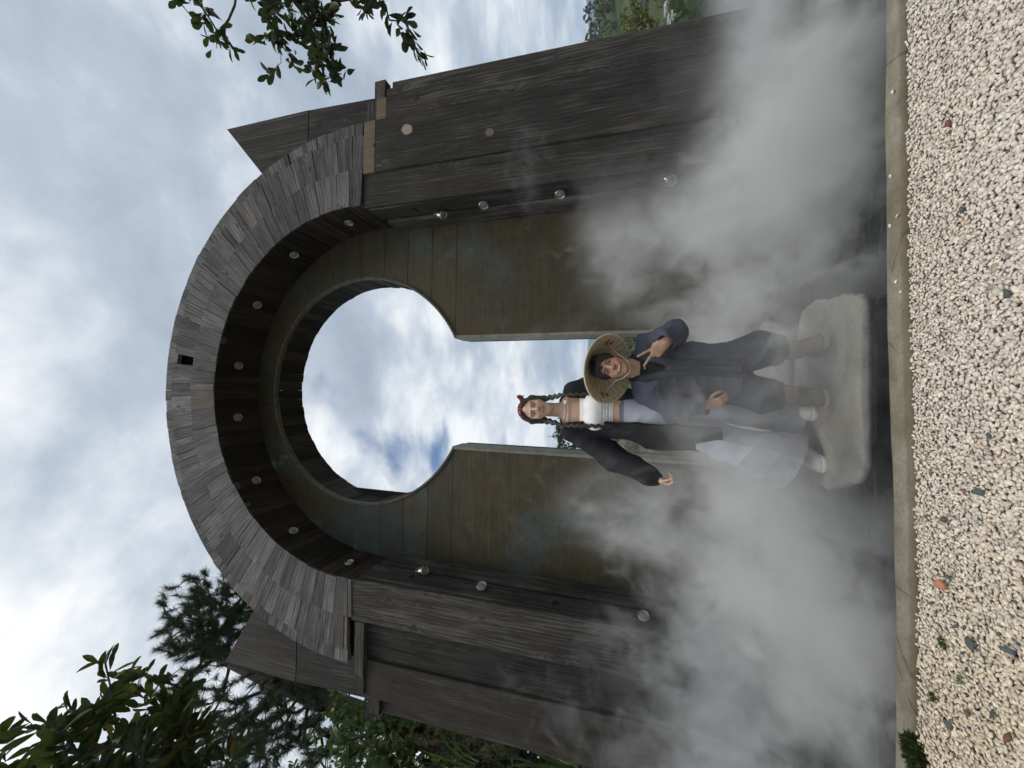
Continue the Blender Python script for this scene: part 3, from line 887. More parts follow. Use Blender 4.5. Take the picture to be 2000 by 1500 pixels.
spotlight((CX + jx - 0.03, YF + 0.23, 0.68), (-0.7, -0.6, -0.5), 'silver spotlight lowest on the man\'s side pier, veiled by mist', GJ)
spotlight((CX - jx + 0.085, YF + 0.22, 3.52), (0.35, -0.25, -1), 'rusty silver spotlight hanging out of its hole on the pine side pier', GJ, 1.22,
          [(CX - jx + 0.07, YF + 0.215, 3.57), (CX - jx + 0.05, YF + 0.2, 3.63), (CX - jx - 0.01, YF + 0.19, 3.66)])
spotlight((CX - jx + 0.012, YF + 0.20, 2.72), (1, -0.45, -0.2), 'silver spotlight seated flush halfway down the pine side pier', GJ)
spotlight((CX - jx + 0.012, YF + 0.17, 0.9), (1, -0.55, -0.1), 'silver spotlight lowest on the pine side pier, above the mist', GJ)
# empty lamp holes in the jambs
hv = []
for (s, y, z) in ((1, YF + 0.19, 3.72), (-1, YF + 0.19, 3.66), (-1, YF + 0.17, 1.83)):
    hv.append(lathe([(0.045, 0.0), (0.043, 0.002), (0.0005, 0.0025)], 20, ((CX + s * (jx - 0.0005), y, z), (-s, 0, 0))))
for h_ in hv: link('lamp_hole', np_mesh('lamp_hole', *h_), M_BLACK, portal)
# ------------------------------------------------------------------ ground, kerb, pool, gravel
def slope_h(x, y):
    """height of the land: flat round the pool, falling away behind, hills beyond"""
    d = np.hypot(x, y)
    h = -0.32 + 0.0 * d
    back = np.clip((y - 7.5) / 6.0, 0, 1); back = back * back * (3 - 2 * back)
    h = h + back * 0.35
    far = np.clip((d - 40) / 60, 0, 1); far = far * far * (3 - 2 * far)
    h = h - far * 2.0
    return h
def grid_mesh(name, xs, ys, hf):
    X, Y = np.meshgrid(xs, ys, indexing='ij')
    Z = hf(X, Y)
    V = np.stack([X, Y, Z], -1).reshape(-1, 3)
    n, m = X.shape
    i, j = np.meshgrid(np.arange(n - 1), np.arange(m - 1), indexing='ij')
    F = np.stack([i * m + j, (i + 1) * m + j, (i + 1) * m + j + 1, i * m + j + 1], -1).reshape(-1, 4)
    return np_mesh(name, V, F)
def spaced(lim):
    a = np.concatenate([np.linspace(0, 14, 29), np.geomspace(15, lim, 30)])
    return np.concatenate([-a[:0:-1], a])
g = link('ground', grid_mesh('ground', spaced(2500), spaced(2500), slope_h), M_MEADOW, smooth=True); tag(g, kind='structure')

# slightly turned pool edge: the kerb line found in the photograph
def kerb_y(x): return 1.925 + 0.028 * x
def strip(name, x0, x1, ya, yb, z, mat, kind):
    V = [(x0, ya(x0), z), (x1, ya(x1), z), (x1, yb(x1), z), (x0, yb(x0), z)]
    o = link(name, np_mesh(name, V, [[0, 1, 2, 3]]), mat); tag(o, kind=kind); return o
strip('gravel_bed', -14, 14, lambda x: -10, lambda x: kerb_y(x) + 0.002, -0.035, M_BED, 'structure')
strip('pool_water', -14, 14, lambda x: kerb_y(x) + 0.1, lambda x: 8.2, -0.12, M_WATER, 'structure')

# kerb: a long bar with worn, uneven edges
def kerb():
    xs = np.linspace(-7, 7, 561); g = np.random.default_rng(5)
    def wob(a, f, s): return 1.8 * a * sum(np.sin(xs * f * q + g.uniform(0, 6)) / q for q in (1, 2.3, 5.1, 11.7)) + 0
    prof = []
    ya, yb = kerb_y(xs), kerb_y(xs) + 0.128
    e0 = wob(0.0035, 3.0, 0); e1 = wob(0.003, 2.1, 1); zt = wob(0.002, 2.7, 2) - 0.002
    chip = np.clip(g.normal(size=len(xs)), 1.6, 9) - 1.6
    chip = np.convolve(chip, [0.3, 0.6, 1, 0.6, 0.3], 'same') * 0.006
    rows = [(ya + e0, -0.3 + 0 * xs), (ya + e0 + 0.002, zt - 0.022 - chip), (ya + e0 + 0.007 + chip, zt - 0.006), (ya + e0 + 0.020, zt), ((ya + yb) / 2, zt + 0.002), (yb + e1 - 0.014, zt), (yb + e1 - 0.004, zt - 0.006), (yb + e1, zt - 0.02), (yb + e1, -0.3 + 0 * xs)]
    V = np.stack([np.stack([xs, r[0], r[1]], -1) for r in rows], 1).reshape(-1, 3)
    n, m = len(xs), len(rows)
    i, j = np.meshgrid(np.arange(n - 1), np.arange(m - 1), indexing='ij')
    F = np.stack([i * m + j, (i + 1) * m + j, (i + 1) * m + j + 1, i * m + j + 1], -1).reshape(-1, 4)
    o = link('concrete_kerb', np_mesh('concrete_kerb', V, F), M_KERB, smooth=True); tag(o, kind='structure')
kerb()

# gravel: every pebble a small faceted stone
def ico(sub=1):
    bm = bmesh.new(); bmesh.ops.create_icosphere(bm, subdivisions=sub, radius=1.0)
    V = np.array([v.co[:] for v in bm.verts]); F = np.array([[v.index for v in f.verts] for f in bm.faces]); bm.free()
    return V, F
def stones(P, size, cols, seed, sub=1, flat=0.52, tilt=0.36, rough=0.16):
    """P (n,3) centres, size (n,) half lengths -> V,F,C"""
    g = np.random.default_rng(seed); V0, F0 = ico(sub); n = len(P)
    nsh = 24
    shapes = []
    for _ in range(nsh):
        r = 1 + rough * sum(np.sin(V0 @ g.normal(size=3) * q + g.uniform(0, 6)) for q in (1.5, 2.6)) / 1.4
        W = V0 * r[:, None]
        for _c in range(3):      # a few flat facets
            d = g.normal(size=3); d /= np.linalg.norm(d); h = W @ d; W = W - np.maximum(h - 0.72, 0)[:, None] * d
        shapes.append(W)
    shapes = np.array(shapes)[g.integers(0, nsh, n)]
    sc = np.stack([np.ones(n), g.uniform(0.55, 0.85, n), g.uniform(0.75, 1.15, n) * flat], -1) * size[:, None]
    S = shapes * sc[:, None]
    th = g.uniform(0, 2 * np.pi, n); ax = g.normal(size=(n, 2)) * tilt * 0.6
    c, s = np.cos(th), np.sin(th)
    X = S[..., 0] * c[:, None] - S[..., 1] * s[:, None]; Y = S[..., 0] * s[:, None] + S[..., 1] * c[:, None]; Z = S[..., 2]
    Z = Z + X * np.sin(ax[:, :1]) + Y * np.sin(ax[:, 1:])
    V = np.stack([X, Y, Z], -1) + P[:, None]
    F = F0[None] + (np.arange(n) * len(V0))[:, None, None]
    C = np.repeat(cols[:, None], len(V0), 1)
    return V.reshape(-1, 3), F.reshape(-1, 3), C.reshape(-1, 3)
def gravel():
    g = np.random.default_rng(3)
    dx = 0.0104
    P = []
    for layer, (z, y0) in enumerate(((-0.018, 1.15), (-0.009, 1.15))):
        xs = np.arange(-2.35, 2.45, dx); ys = np.arange(y0, 2.02, dx)
        X, Y = np.meshgrid(xs, ys); X = X.ravel(); Y = Y.ravel()
        X = X + g.uniform(-.5, .5, len(X)) * dx * 1.5; Y = Y + g.uniform(-.5, .5, len(Y)) * dx * 1.5
        keep = Y < kerb_y(X) - 0.012 - 0.006 * np.sin(X * 23) * np.sin(X * 7 + 1) * (layer == 1)
        if layer == 1: keep &= g.uniform(size=len(X)) < 0.97
        X, Y = X[keep], Y[keep]
        Z = z + g.uniform(-.004, .005, len(X)) + 0.004 * np.sin(X * 3.1) * np.sin(Y * 4.3)
        P.append(np.stack([X, Y, Z], -1))
    P = np.concatenate(P); n = len(P)
    size = g.uniform(0.0056, 0.0092, n) * np.where(g.uniform(size=n) < 0.05, 1.5, 1.0)
    size *= np.clip(1.35 - 0.35 * (P[:, 1] - 1.3) / 0.6, 0.95, 1.35)
    base = np.array([0.68, 0.62, 0.54])
    warm = np.clip(0.5 - P[:, 0] * 0.42 + 0.25 * np.sin(P[:, 0] * 2 + P[:, 1] * 3), 0, 1)[:, None]
    col = base * (1 - warm * np.array([0.05, 0.10, 0.21]))
    col = col * g.uniform(0.74, 1.14, (n, 1)) * (1 + g.normal(size=(n, 3)) * 0.014)
    r = g.uniform(size=n)
    col[r < 0.03] = np.array([0.42, 0.41, 0.39]) * g.uniform(0.6, 1.1, ((r < 0.03).sum(), 1))
    m = (r > 0.05) & (r < 0.09); col[m] = np.array([0.55, 0.45, 0.35]) * g.uniform(0.7, 1.15, (m.sum(), 1))
    m = (r > 0.10) & (r < 0.103); col[m] = np.array([0.20, 0.12, 0.09])
    m = (r > 0.103) & (r < 0.108); col[m] = np.array([0.09, 0.10, 0.10])
    V, F, C = stones(P, size, np.clip(col, 0.02, 0.9), 17)
    o = link('gravel', np_mesh('gravel', V, F, C), M_PEBBLE, smooth=False); tag(o, kind='stuff')
gravel()

def single_stone(name, loc, size, color, label, cat, group, seed, flat=0.55):
    V, F, C = stones(np.zeros((1, 3)), np.array([size]), np.array([color]), seed, 2, flat, 0.4, 0.2)
    o = link(name, np_mesh(name, V, F, C), M_PEBBLE); o.location = loc
    tag(o, label, cat, group); return o
def gpt(px, py, z=0.0):
    return None
DS = 'dark slate chips among the white pebbles'
for i, (x, y, s) in enumerate(((-0.62, 1.72, .020), (-0.79, 1.63, .026), (-0.95, 1.55, .019), (-0.43, 1.74, .017), (-0.30, 1.60, .020), (-0.73, 1.50, .017), (-1.12, 1.72, .022), (0.30, 1.50, .020), (-0.12, 1.56, .016), (0.62, 1.66, .018), (-1.28, 1.5, .03))):
    single_stone('slate_chip', (x, y, 0.004), s * 0.78, (0.075, 0.088, 0.088), 'dark blue-grey slate chip lying among the white pebbles', 'stone', DS, 40 + i, 0.35)
single_stone('brick_pebble', (-0.66, 1.745, 0.008), 0.020, (0.42, 0.17, 0.10), 'salmon red brick pebble, the largest red one in the gravel', 'stone', 'red pebbles in the gravel', 61)
for i, (x, y, s) in enumerate(((-0.98, 1.50, .018), (-1.02, 1.64, .017), (0.95, 1.72, .018))):
    single_stone('brick_pebble', (x, y, 0.004), s * 0.75, (0.17, 0.075, 0.05), 'dark maroon pebble half sunk among the white gravel', 'stone', 'small maroon pebbles in the gravel', 62 + i)
for i, (x, o_) in enumerate(((0.93, 0.075), (0.74, 0.035), (0.72, 0.083), (0.47, 0.05), (0.42, 0.022), (1.28, 0.05))):
    single_stone('loose_pebble', (x, kerb_y(x) + o_, 0.006), 0.009, (0.66, 0.62, 0.54), 'single white pebble lying loose on the kerb top', 'stone', 'white pebbles strayed onto the kerb', 70 + i, 0.7)

# moss and weed clumps by the kerb
def weed(name, loc, r, h, n, cols, label, cat, group=None, seed=0):
    g = np.random.default_rng(seed); V = []; F = []; C = []
    for i in range(n):
        a = g.uniform(0, 6.283); q = r * math.sqrt(g.uniform()); b = np.array([q * math.cos(a), q * math.sin(a), 0])
        d = np.array([math.cos(a) * 0.6, math.sin(a) * 0.6, 1.0]) + g.normal(size=3) * 0.5; d[2] = abs(d[2]); d /= np.linalg.norm(d)
        L = h * g.uniform(0.4, 1.0); w = L * 0.14
        s = np.cross(d, g.normal(size=3)); s /= np.linalg.norm(s)
        k = len(V)
        V += [b - s * w * .4, b + s * w * .4, b + d * L * .55 + s * w, b + d * L * .55 - s * w, b + d * L + s * w * .1, b + d * L - s * w * .1]
        F += [[k, k + 1, k + 2, k + 3], [k + 3, k + 2, k + 4, k + 5]]
        c = np.array(cols[g.integers(len(cols))]) * g.uniform(0.7, 1.3); C += [c] * 6
    o = link(name, np_mesh(name, np.array(V), np.array(F), np.array(C)), M_LEAF); o.location = loc
    tag(o, label, cat, group)
MG = [(0.05, 0.075, 0.018), (0.08, 0.11, 0.03), (0.03, 0.045, 0.015)]
weed('weed_clump', (-1.37, kerb_y(-1.37) - 0.005, -0.008), 0.062, 0.036, 900, [(0.03, 0.045, 0.011), (0.05, 0.068, 0.018), (0.022, 0.032, 0.01)], 'dense green weed clump spilling over the kerb edge onto the gravel', 'weed', None, 1)
weed('weed_clump', (-0.86, 1.745, 0.0), 0.016, 0.014, 110, MG, 'olive green moss tuft in the gravel beside a grey slate chip', 'weed', None, 2)
weed('weed_clump', (-0.93, 1.67, 0.0), 0.010, 0.015, 40, [(0.1, 0.14, 0.04)], 'tiny pale green sprout alone in the gravel', 'weed', None, 3)
weed('weed_clump', (-1.08, 1.79, 0.0), 0.013, 0.016, 70, MG, 'small dark green weed in the gravel below the big kerb clump', 'weed', None, 4)

# ------------------------------------------------------------------ stepping stones
def slab(name, outline, zt, th, label, seed, h=0.014):
    pts = np.array(outline); g = np.random.default_rng(seed)
    # closed smooth outline
    n = 200; t = np.linspace(0, len(pts), n, endpoint=False)
    i0 = np.floor(t).astype(int); f = (t - i0)[:, None]
    P = lambda k: pts[(i0 + k) % len(pts)]
    C = 0.5 * ((2 * P(0)) + (-P(-1) + P(1)) * f + (2 * P(-1) - 5 * P(0) + 4 * P(1) - P(2)) * f ** 2 + (-P(-1) + 3 * P(0) - 3 * P(1) + P(2)) * f ** 3)
    ctr = C.mean(0)
    a = np.arange(n) / n * 2 * np.pi
    w = 1 + 0.010 * np.sin(9 * a + g.uniform(0, 6)) + 0.007 * np.sin(23 * a + g.uniform(0, 6)) + 0.006 * np.convolve(g.normal(size=n), [0.25, 0.5, 0.25], 'same')
    prof = [(0.0, 0.0), (0.5, 0.0), (0.8, 0.0), (0.965, -0.001), (0.985, -0.004), (0.996, -0.012), (1.0, -0.028), (0.992, -0.045), (0.70, -0.052), (0.66, -0.2)]
    V = []; 
    for (q, dz) in prof:
        r = ctr + (C - ctr) * (q * (w[:, None] if q > 0.6 else 1))
        z = zt + dz + (0.006 * np.sin(r[:, 0] * 7 + seed) * np.sin(r[:, 1] * 9) if dz > -0.02 else 0)
        V.append(np.column_stack([r, np.broadcast_to(z, (n,))]))
    V = np.concatenate(V); F = []
    for j in range(len(prof) - 1):
        k = np.arange(n); F.append(np.stack([j * n + k, (j + 1) * n + k, (j + 1) * n + (k + 1) % n, j * n + (k + 1) % n], -1))
    V[:n] = [ctr[0], ctr[1], zt]
    o = link(name, np_mesh(name, V, np.concatenate(F)), M_SLAB, smooth=True); tag(o, label, 'stepping stone', 'stepping stones leading through the gateway'); return o
slab('stepping_stone', [(-0.50, 2.50), (-0.36, 2.27), (0.05, 2.26), (0.42, 2.27), (0.51, 2.36), (0.53, 2.55), (0.56, 2.78), (0.50, 2.98), (0.1, 3.05), (-0.35, 3.02), (-0.52, 2.8)], 0.0, 0.10, 'large grey slab in the pool that the two people stand on', 1)
slab('stepping_stone', [(-0.5, 3.3), (0.0, 3.22), (0.40, 3.23), (0.56, 3.5), (0.57, 3.8), (0.3, 3.9), (-0.2, 3.88), (-0.55, 3.7)], 0.0, 0.10, 'grey slab second in line, behind the heels of the two people', 2)
slab('stepping_stone', [(-0.62, 4.66), (-0.2, 4.56), (0.3, 4.57), (0.58, 4.60), (0.72, 4.9), (0.74, 5.2), (0.3, 5.32), (-0.3, 5.3), (-0.7, 5.2), (-0.72, 4.9)], 0.0, 0.10, 'grey slab farthest back, lying inside the slot of the gateway', 3)
# ------------------------------------------------------------------ plants
def leaves(P, D, L, W, cols, seed, detail=True, droop=0.15, fold=0.25, blunt=0.6):
    """P (n,3) base points, D (n,3) directions, L,W (n,) -> V,F,C; each a folded leaf blade"""
    g = np.random.default_rng(seed); n = len(P)
    D = D / (np.linalg.norm(D, axis=1)[:, None] + 1e-9)
    S = np.cross(D, g.normal(size=(n, 3)) * 0.6 + np.array([0, 0, 1.0])); S /= np.linalg.norm(S, axis=1)[:, None] + 1e-9
    N = np.cross(S, D)
    ts = np.array([0, 0.10, 0.35, blunt + 0.05, 0.88, 1.0]) if detail else np.array([0, 0.45, 1.0])
    ws = np.array([0.06, 0.10, 0.62, 1.0, 0.66, 0.05]) if detail else np.array([0.12, 1.0, 0.08])
    rows = []
    curl = g.uniform(-0.2, 0.6, n) * droop
    for t_, w_ in zip(ts, ws):
        mid = P + D * (L * t_)[:, None] - N * (L * curl * t_ * t_)[:, None]
        a = mid - S * (W * w_ * 0.5)[:, None] + N * (W * w_ * fold)[:, None]
        b = mid + S * (W * w_ * 0.5)[:, None] + N * (W * w_ * fold)[:, None]
        rows.append(np.stack([a, mid, b], 1))
    V = np.stack(rows, 1)             # n, r, 3, 3
    r = len(ts)
    F = []
    for i in range(r - 1):
        for j in range(2):
            F.append([i * 3 + j, i * 3 + j + 1, (i + 1) * 3 + j + 1, (i + 1) * 3 + j])
    F = np.array(F)[None] + (np.arange(n) * r * 3)[:, None, None]
    C = np.repeat(cols[:, None], r * 3, 1)
    return V.reshape(-1, 3), F.reshape(-1, 4), C.reshape(-1, 3)

def pick(cols, n, g, var=0.25):
    c = np.array(cols)[g.integers(0, len(cols), n)]
    return c * g.uniform(1 - var, 1 + var, (n, 1))

def grow(trunk, targets, seed, r_tip=0.004, power=0.5, sag=0.08, seg=5):
    """joins every target to the nearest wood already there; returns tubes"""
    g = np.random.default_rng(seed)
    pos = [np.array(p, float) for p in trunk]; par = [-1] + list(range(len(trunk) - 1))
    paths = []
    targets = sorted(targets, key=lambda p: min(np.linalg.norm(p - q) for q in pos[:len(trunk)]))
    for p in targets:
        A = np.array(pos)
        d = np.linalg.norm(A - p, axis=1) + 0.35 * np.maximum(A[:, 2] - p[2], 0)
        k = int(np.argmin(d)); a = pos[k]
        n = max(2, int(np.linalg.norm(p - a) / 0.35) + 2)
        ids = [k]; j = g.normal(size=3) * 0.07 * np.linalg.norm(p - a)
        for i in range(1, n + 1):
            t_ = i / n
            q = a + (p - a) * t_ + (j - np.array([0, 0, sag * np.linalg.norm(p - a)])) * math.sin(math.pi * t_)
            pos.append(q); par.append(ids[-1]); ids.append(len(pos) - 1)
        paths.append(ids)
    cnt = np.ones(len(pos))
    for i in range(len(pos) - 1, -1, -1):
        if par[i] >= 0: cnt[par[i]] += cnt[i] if False else 0
    tips = np.zeros(len(pos))
    for ids in paths: tips[ids[-1]] += 1
    for i in range(len(pos) - 1, 0, -1):
        tips[par[i]] += tips[i]
    rad = r_tip * np.maximum(tips, 1) ** power
    tb = [(np.array([pos[i] for i in ids]), np.minimum(rad[ids], rad[ids[1]] * 1.02)) for ids in paths]
    tb.append((np.array(pos[:len(trunk)]), np.maximum(rad[:len(trunk)], r_tip * 3)))
    dirs = [pos[ids[-1]] - pos[ids[-2]] for ids in paths]
    ends = [pos[ids[-1]] for ids in paths]
    mids = [pos[i] for ids in paths for i in ids[len(ids) // 2:-1]]
    return tubes(tb, seg), np.array(ends), np.array(dirs), np.array(mids) if mids else np.zeros((0, 3))

def plant(name, loc, wood, crown, label, cat, group=None, wood_name='trunk', crown_name='crown', leafm=None, bark=None):
    r = empty(name, loc); tag(r, label, cat, group)
    if wood is not None: link(wood_name, np_mesh(wood_name, *wood), bark or M_BARK, r, smooth=True)
    link(crown_name, np_mesh(crown_name, *crown), leafm or M_LEAF, r)
    return r

def rosette(ends, dirs, per, L, W, cols, seed, spread=0.9, detail=True, back=0.12, var=0.3, droop=0.2, up=0.0):
    g = np.random.default_rng(seed); n = len(ends) * per
    E = np.repeat(ends, per, 0); Dd = np.repeat(dirs / (np.linalg.norm(dirs, axis=1)[:, None] + 1e-9), per, 0)
    P = E - Dd * g.uniform(0, back, (n, 1)) + g.normal(size=(n, 3)) * back * 0.12
    D = Dd + g.normal(size=(n, 3)) * spread + np.array([0, 0, up])
    l = L * g.uniform(0.6, 1.15, n); w = W * g.uniform(0.75, 1.15, n) * l / L
    return leaves(P, D, l, w, pick(cols, n, g, var), seed, detail, droop)

def in_ell(c, r, n, g, shell=0.0):
    out = []
    while len(out) < n:
        v = g.uniform(-1, 1, 3); q = np.linalg.norm(v)
        if shell < q < 1: out.append(np.array(c) + v * np.array(r))
    return out

g = np.random.default_rng(21)
# big-leaved tree leaning in over the photographer, trunk out of view
DK = [(0.018, 0.032, 0.010), (0.024, 0.042, 0.013), (0.016, 0.024, 0.010), (0.035, 0.055, 0.016), (0.05, 0.066, 0.018)]
YL = [(0.16, 0.15, 0.02), (0.20, 0.13, 0.02)]
trunk = [(-5.2, 1.0, -0.3), (-5.0, 1.05, 1.2), (-4.7, 1.2, 2.8), (-4.2, 1.45, 4.0), (-3.7, 1.65, 4.6)]
tg = in_ell((-3.20, 1.85, 4.80), (0.95, 0.75, 0.95), 260, g, 0.2) + in_ell((-4.2, 1.5, 5.2), (0.9, 0.8, 0.9), 30, g, 0.3)
tg += [np.array(p) for p in ((-2.12, 1.95, 4.85), (-2.6, 2.0, 5.4), (-2.7, 2.2, 4.2), (-2.9, 2.3, 4.0), (-2.55, 1.95, 4.9))]
wood, ends, dirs, mids = grow(trunk, tg, 5, 0.006)
cr = rosette(ends, dirs, 13, 0.165, 0.056, DK * 5 + YL + [(0.09, 0.12, 0.02)], 31, 0.75, True, 0.16)
plant('broadleaf_tree', (-5.2, 1.0, -0.3), wood, cr, 'dark big-leaved tree with a few yellowing leaves, in front of the pine', 'tree')

# tree on the other side whose sprays hang into view
trunk = [(5.6, 1.9, -0.3), (5.55, 1.95, 1.8), (5.3, 2.05, 3.4), (4.7, 2.2, 4.1), (4.0, 2.3, 4.15), (3.4, 2.35, 3.9)]
tg = []
def spray(a, b, n, w0, w1):
    a, b = np.array(a), np.array(b)
    for i in range(n):
        t_ = g.uniform() ** 0.8; w = w0 + (w1 - w0) * t_
        tg.append(a + (b - a) * t_ + g.normal(size=3) * w)
spray((3.35, 2.3, 3.85), (2.46, 2.44, 3.36), 54, 0.26, 0.06)
spray((3.3, 2.3, 4.1), (2.62, 2.4, 3.82), 12, 0.2, 0.09)
spray((3.15, 2.5, 3.0), (2.62, 2.62, 2.66), 12, 0.12, 0.06)
spray((3.5, 2.2, 4.7), (2.98, 2.2, 4.42), 8, 0.12, 0.06)
tg += in_ell((4.4, 2.2, 4.4), (0.9, 0.8, 0.7), 40, g, 0.3)
tg.append(np.array((2.72, 2.25, 4.28)))
tg = [p for p in tg if p[0] / p[1] > 0.88 or p[2] < 3.9]
wood, ends, dirs, mids = grow(trunk, tg, 9, 0.0026)
cr = rosette(ends, dirs, 8, 0.112, 0.050, [(0.014, 0.032, 0.012), (0.03, 0.045, 0.016), (0.018, 0.026, 0.012), (0.05, 0.05, 0.02)], 33, 0.8, True, 0.13)
plant('hanging_tree', (5.6, 1.9, -0.3), wood, cr, 'tree out of view whose dark leafy sprays hang down against the open sky', 'tree', wood_name='branches', bark=M_TWIG)

# pine behind the pier
trunk = [(-8.6, 8.6, -0.3), (-8.5, 8.55, 3.0), (-8.3, 8.4, 6.0), (-8.0, 8.2, 8.4), (-7.7, 8.1, 10.4), (-7.4, 8.0, 12.2)]
tg = in_ell((-7.6, 8.0, 10.9), (2.3, 1.6, 2.7), 480, g, 0.5) + in_ell((-9.2, 7.8, 9.2), (2.0, 1.6, 2.0), 260, g, 0.4) + in_ell((-6.3, 7.8, 12.0), (1.2, 1.0, 1.6), 230, g, 0.3) + in_ell((-10.5, 8.0, 11.3), (1.6, 1.4, 1.6), 90, g, 0.4)
wood, ends, dirs, mids = grow(trunk, tg, 15, 0.008, 0.5)
def tufts(ends, dirs, per, L, W, cols, seed):
    g = np.random.default_rng(seed); n = len(ends) * per
    E = np.repeat(ends, per, 0); Dd = np.repeat(dirs / (np.linalg.norm(dirs, axis=1)[:, None] + 1e-9), per, 0)
    t_ = g.uniform(0, 1, (n, 1))
    P = E - Dd * t_ * 0.22
    D = Dd * (1.1 - t_ * 0.5) + g.normal(size=(n, 3)) * 0.62
    D /= np.linalg.norm(D, axis=1)[:, None]
    S = np.cross(D, g.normal(size=(n, 3))); S /= np.linalg.norm(S, axis=1)[:, None]
    l = (L * g.uniform(0.6, 1.1, n))[:, None]
    V = np.stack([P - S * W, P + S * W, P + D * l + S * W * .3, P + D * l - S * W * .3], 1)
    F = np.arange(n * 4).reshape(-1, 4)
    C = np.repeat(pick(cols, n, g, 0.3)[:, None], 4, 1)
    return V.reshape(-1, 3), F, C.reshape(-1, 3)
dirs = dirs / np.linalg.norm(dirs, axis=1)[:, None] * 0.5 + np.array([0, -0.1, 0.5])
cr = tufts(ends, dirs, 110, 0.19, 0.0045, [(0.025, 0.045, 0.018), (0.035, 0.06, 0.022), (0.02, 0.034, 0.016), (0.05, 0.07, 0.025)], 35)
plant('pine_tree', (-8.6, 8.6, -0.3), wood, cr, 'tall dark pine with bare inner branches rising behind the gateway', 'tree', leafm=M_NEEDLE)

# leafy tree and climbers beside the pier under the pine
GR = [(0.045, 0.085, 0.022), (0.065, 0.115, 0.032), (0.035, 0.06, 0.018), (0.085, 0.135, 0.04), (0.11, 0.15, 0.055)]
trunk = [(-6.6, 6.6, -0.3), (-6.5, 6.5, 1.5), (-6.4, 6.4, 3.2), (-6.5, 6.4, 5.0)]
tg = in_ell((-6.3, 6.3, 5.6), (1.1, 0.9, 1.0), 120, g, 0.3) + in_ell((-6.4, 6.2, 4.3), (1.3, 0.9, 1.4), 330, g, 0.3) + in_ell((-7.6, 6.4, 6.4), (1.0, 0.9, 1.1), 50, g, 0.3)
wood, ends, dirs, mids = grow(trunk, tg, 25, 0.006)
cr = rosette(ends, dirs, 10, 0.15, 0.085, GR, 45, 1.1, True, 0.25)
plant('climber_bush', (-6.6, 6.6, -0.3), wood, cr, 'tall tangle of glossy green leaves beside the pier, under the pine', 'bush', crown_name='foliage', wood_name='stems', bark=M_TWIG)
trunk = [(-5.9, 5.8, -0.3), (-5.85, 5.8, 1.0), (-5.9, 5.8, 2.2)]
tg = in_ell((-6.0, 5.9, 2.2), (1.1, 0.8, 1.7), 420, g, 0.25)
wood, ends, dirs, mids = grow(trunk, tg, 26, 0.005)
cr = rosette(ends, dirs, 10, 0.12, 0.055, [(0.04, 0.07, 0.02), (0.055, 0.09, 0.026), (0.03, 0.05, 0.016), (0.075, 0.11, 0.032)], 46, 1.1, True, 0.22)
plant('shrub', (-5.9, 5.8, -0.3), wood, cr, 'dark lower shrub against the boarded pier, behind the long grass blades', 'bush', crown_name='foliage', wood_name='stems', bark=M_TWIG)

trunk = [(-8.6, 8.4, -0.3), (-8.5, 8.3, 1.5), (-8.4, 8.3, 3.2)]
tg = in_ell((-8.4, 8.3, 3.0), (1.9, 1.0, 3.0), 420, g, 0.2)
wood, ends, dirs, mids = grow(trunk, tg, 27, 0.006)
cr = rosette(ends, dirs, 9, 0.21, 0.11, [(0.02, 0.04, 0.012), (0.03, 0.055, 0.018), (0.018, 0.03, 0.01)], 47, 1.1, False, 0.3)
plant('thicket_tree', (-8.6, 8.4, -0.3), wood, cr, 'dense dark tree filling in behind the climber and the shrub beside the pier', 'tree', bark=M_TWIG)

def blades(loc, n, h, w, spread, cols, seed, lean=0.5):
    g = np.random.default_rng(seed); V = []; F = []; C = []
    for i in range(n):
        a = g.uniform(0, 6.283); b = np.array(loc) + np.array([math.cos(a), math.sin(a), 0]) * spread * math.sqrt(g.uniform()) * 0.4
        o = np.array([math.cos(a), math.sin(a), 0]); L = h * g.uniform(0.55, 1.1); c = np.array(cols[g.integers(len(cols))]) * g.uniform(0.75, 1.25)
        s = np.array([-o[1], o[0], 0]); k = len(V); ln = lean * g.uniform(0.3, 1.3)
        for j in range(6):
            t_ = j / 5; p = b + np.array([0, 0, 1]) * L * (t_ - 0.25 * ln * t_ ** 3) + o * L * ln * t_ ** 2
            ww = w * (1 - t_ ** 2) * 0.5 + 0.0006
            V += [p - s * ww, p + s * ww]; C += [c, c]
        F += [[k + 2 * j, k + 2 * j + 1, k + 2 * j + 3, k + 2 * j + 2] for j in range(5)]
    return np.array(V), np.array(F), np.array(C)
def grass(loc, n, h, w, spread, cols, label, cat, group, seed, lean=0.5):
    V, F, C = blades((0, 0, 0), n, h, w, spread, cols, seed, lean)
    o = link('grass_clump', np_mesh('grass_clump', V, F, C), M_LEAF); o.location = loc; tag(o, label, cat, group); return o
LG = [(0.11, 0.16, 0.04), (0.16, 0.20, 0.05), (0.07, 0.11, 0.03)]
grass((-5.15, 5.35, 1.7), 22, 0.95, 0.035, 0.35, LG, 'clump of long pale green arching blades hanging over the shrub by the pier', 'grass', None, 3, 0.9)
grass((-5.35, 5.25, 0.9), 30, 0.9, 0.028, 0.4, LG, 'low clump of thin green blades above the low side boards', 'grass', None, 4, 0.8)
grass((-5.7, 5.5, 3.2), 16, 0.9, 0.03, 0.4, LG, 'highest clump of pale blades, beside the leafy climber', 'grass', None, 5, 0.9)
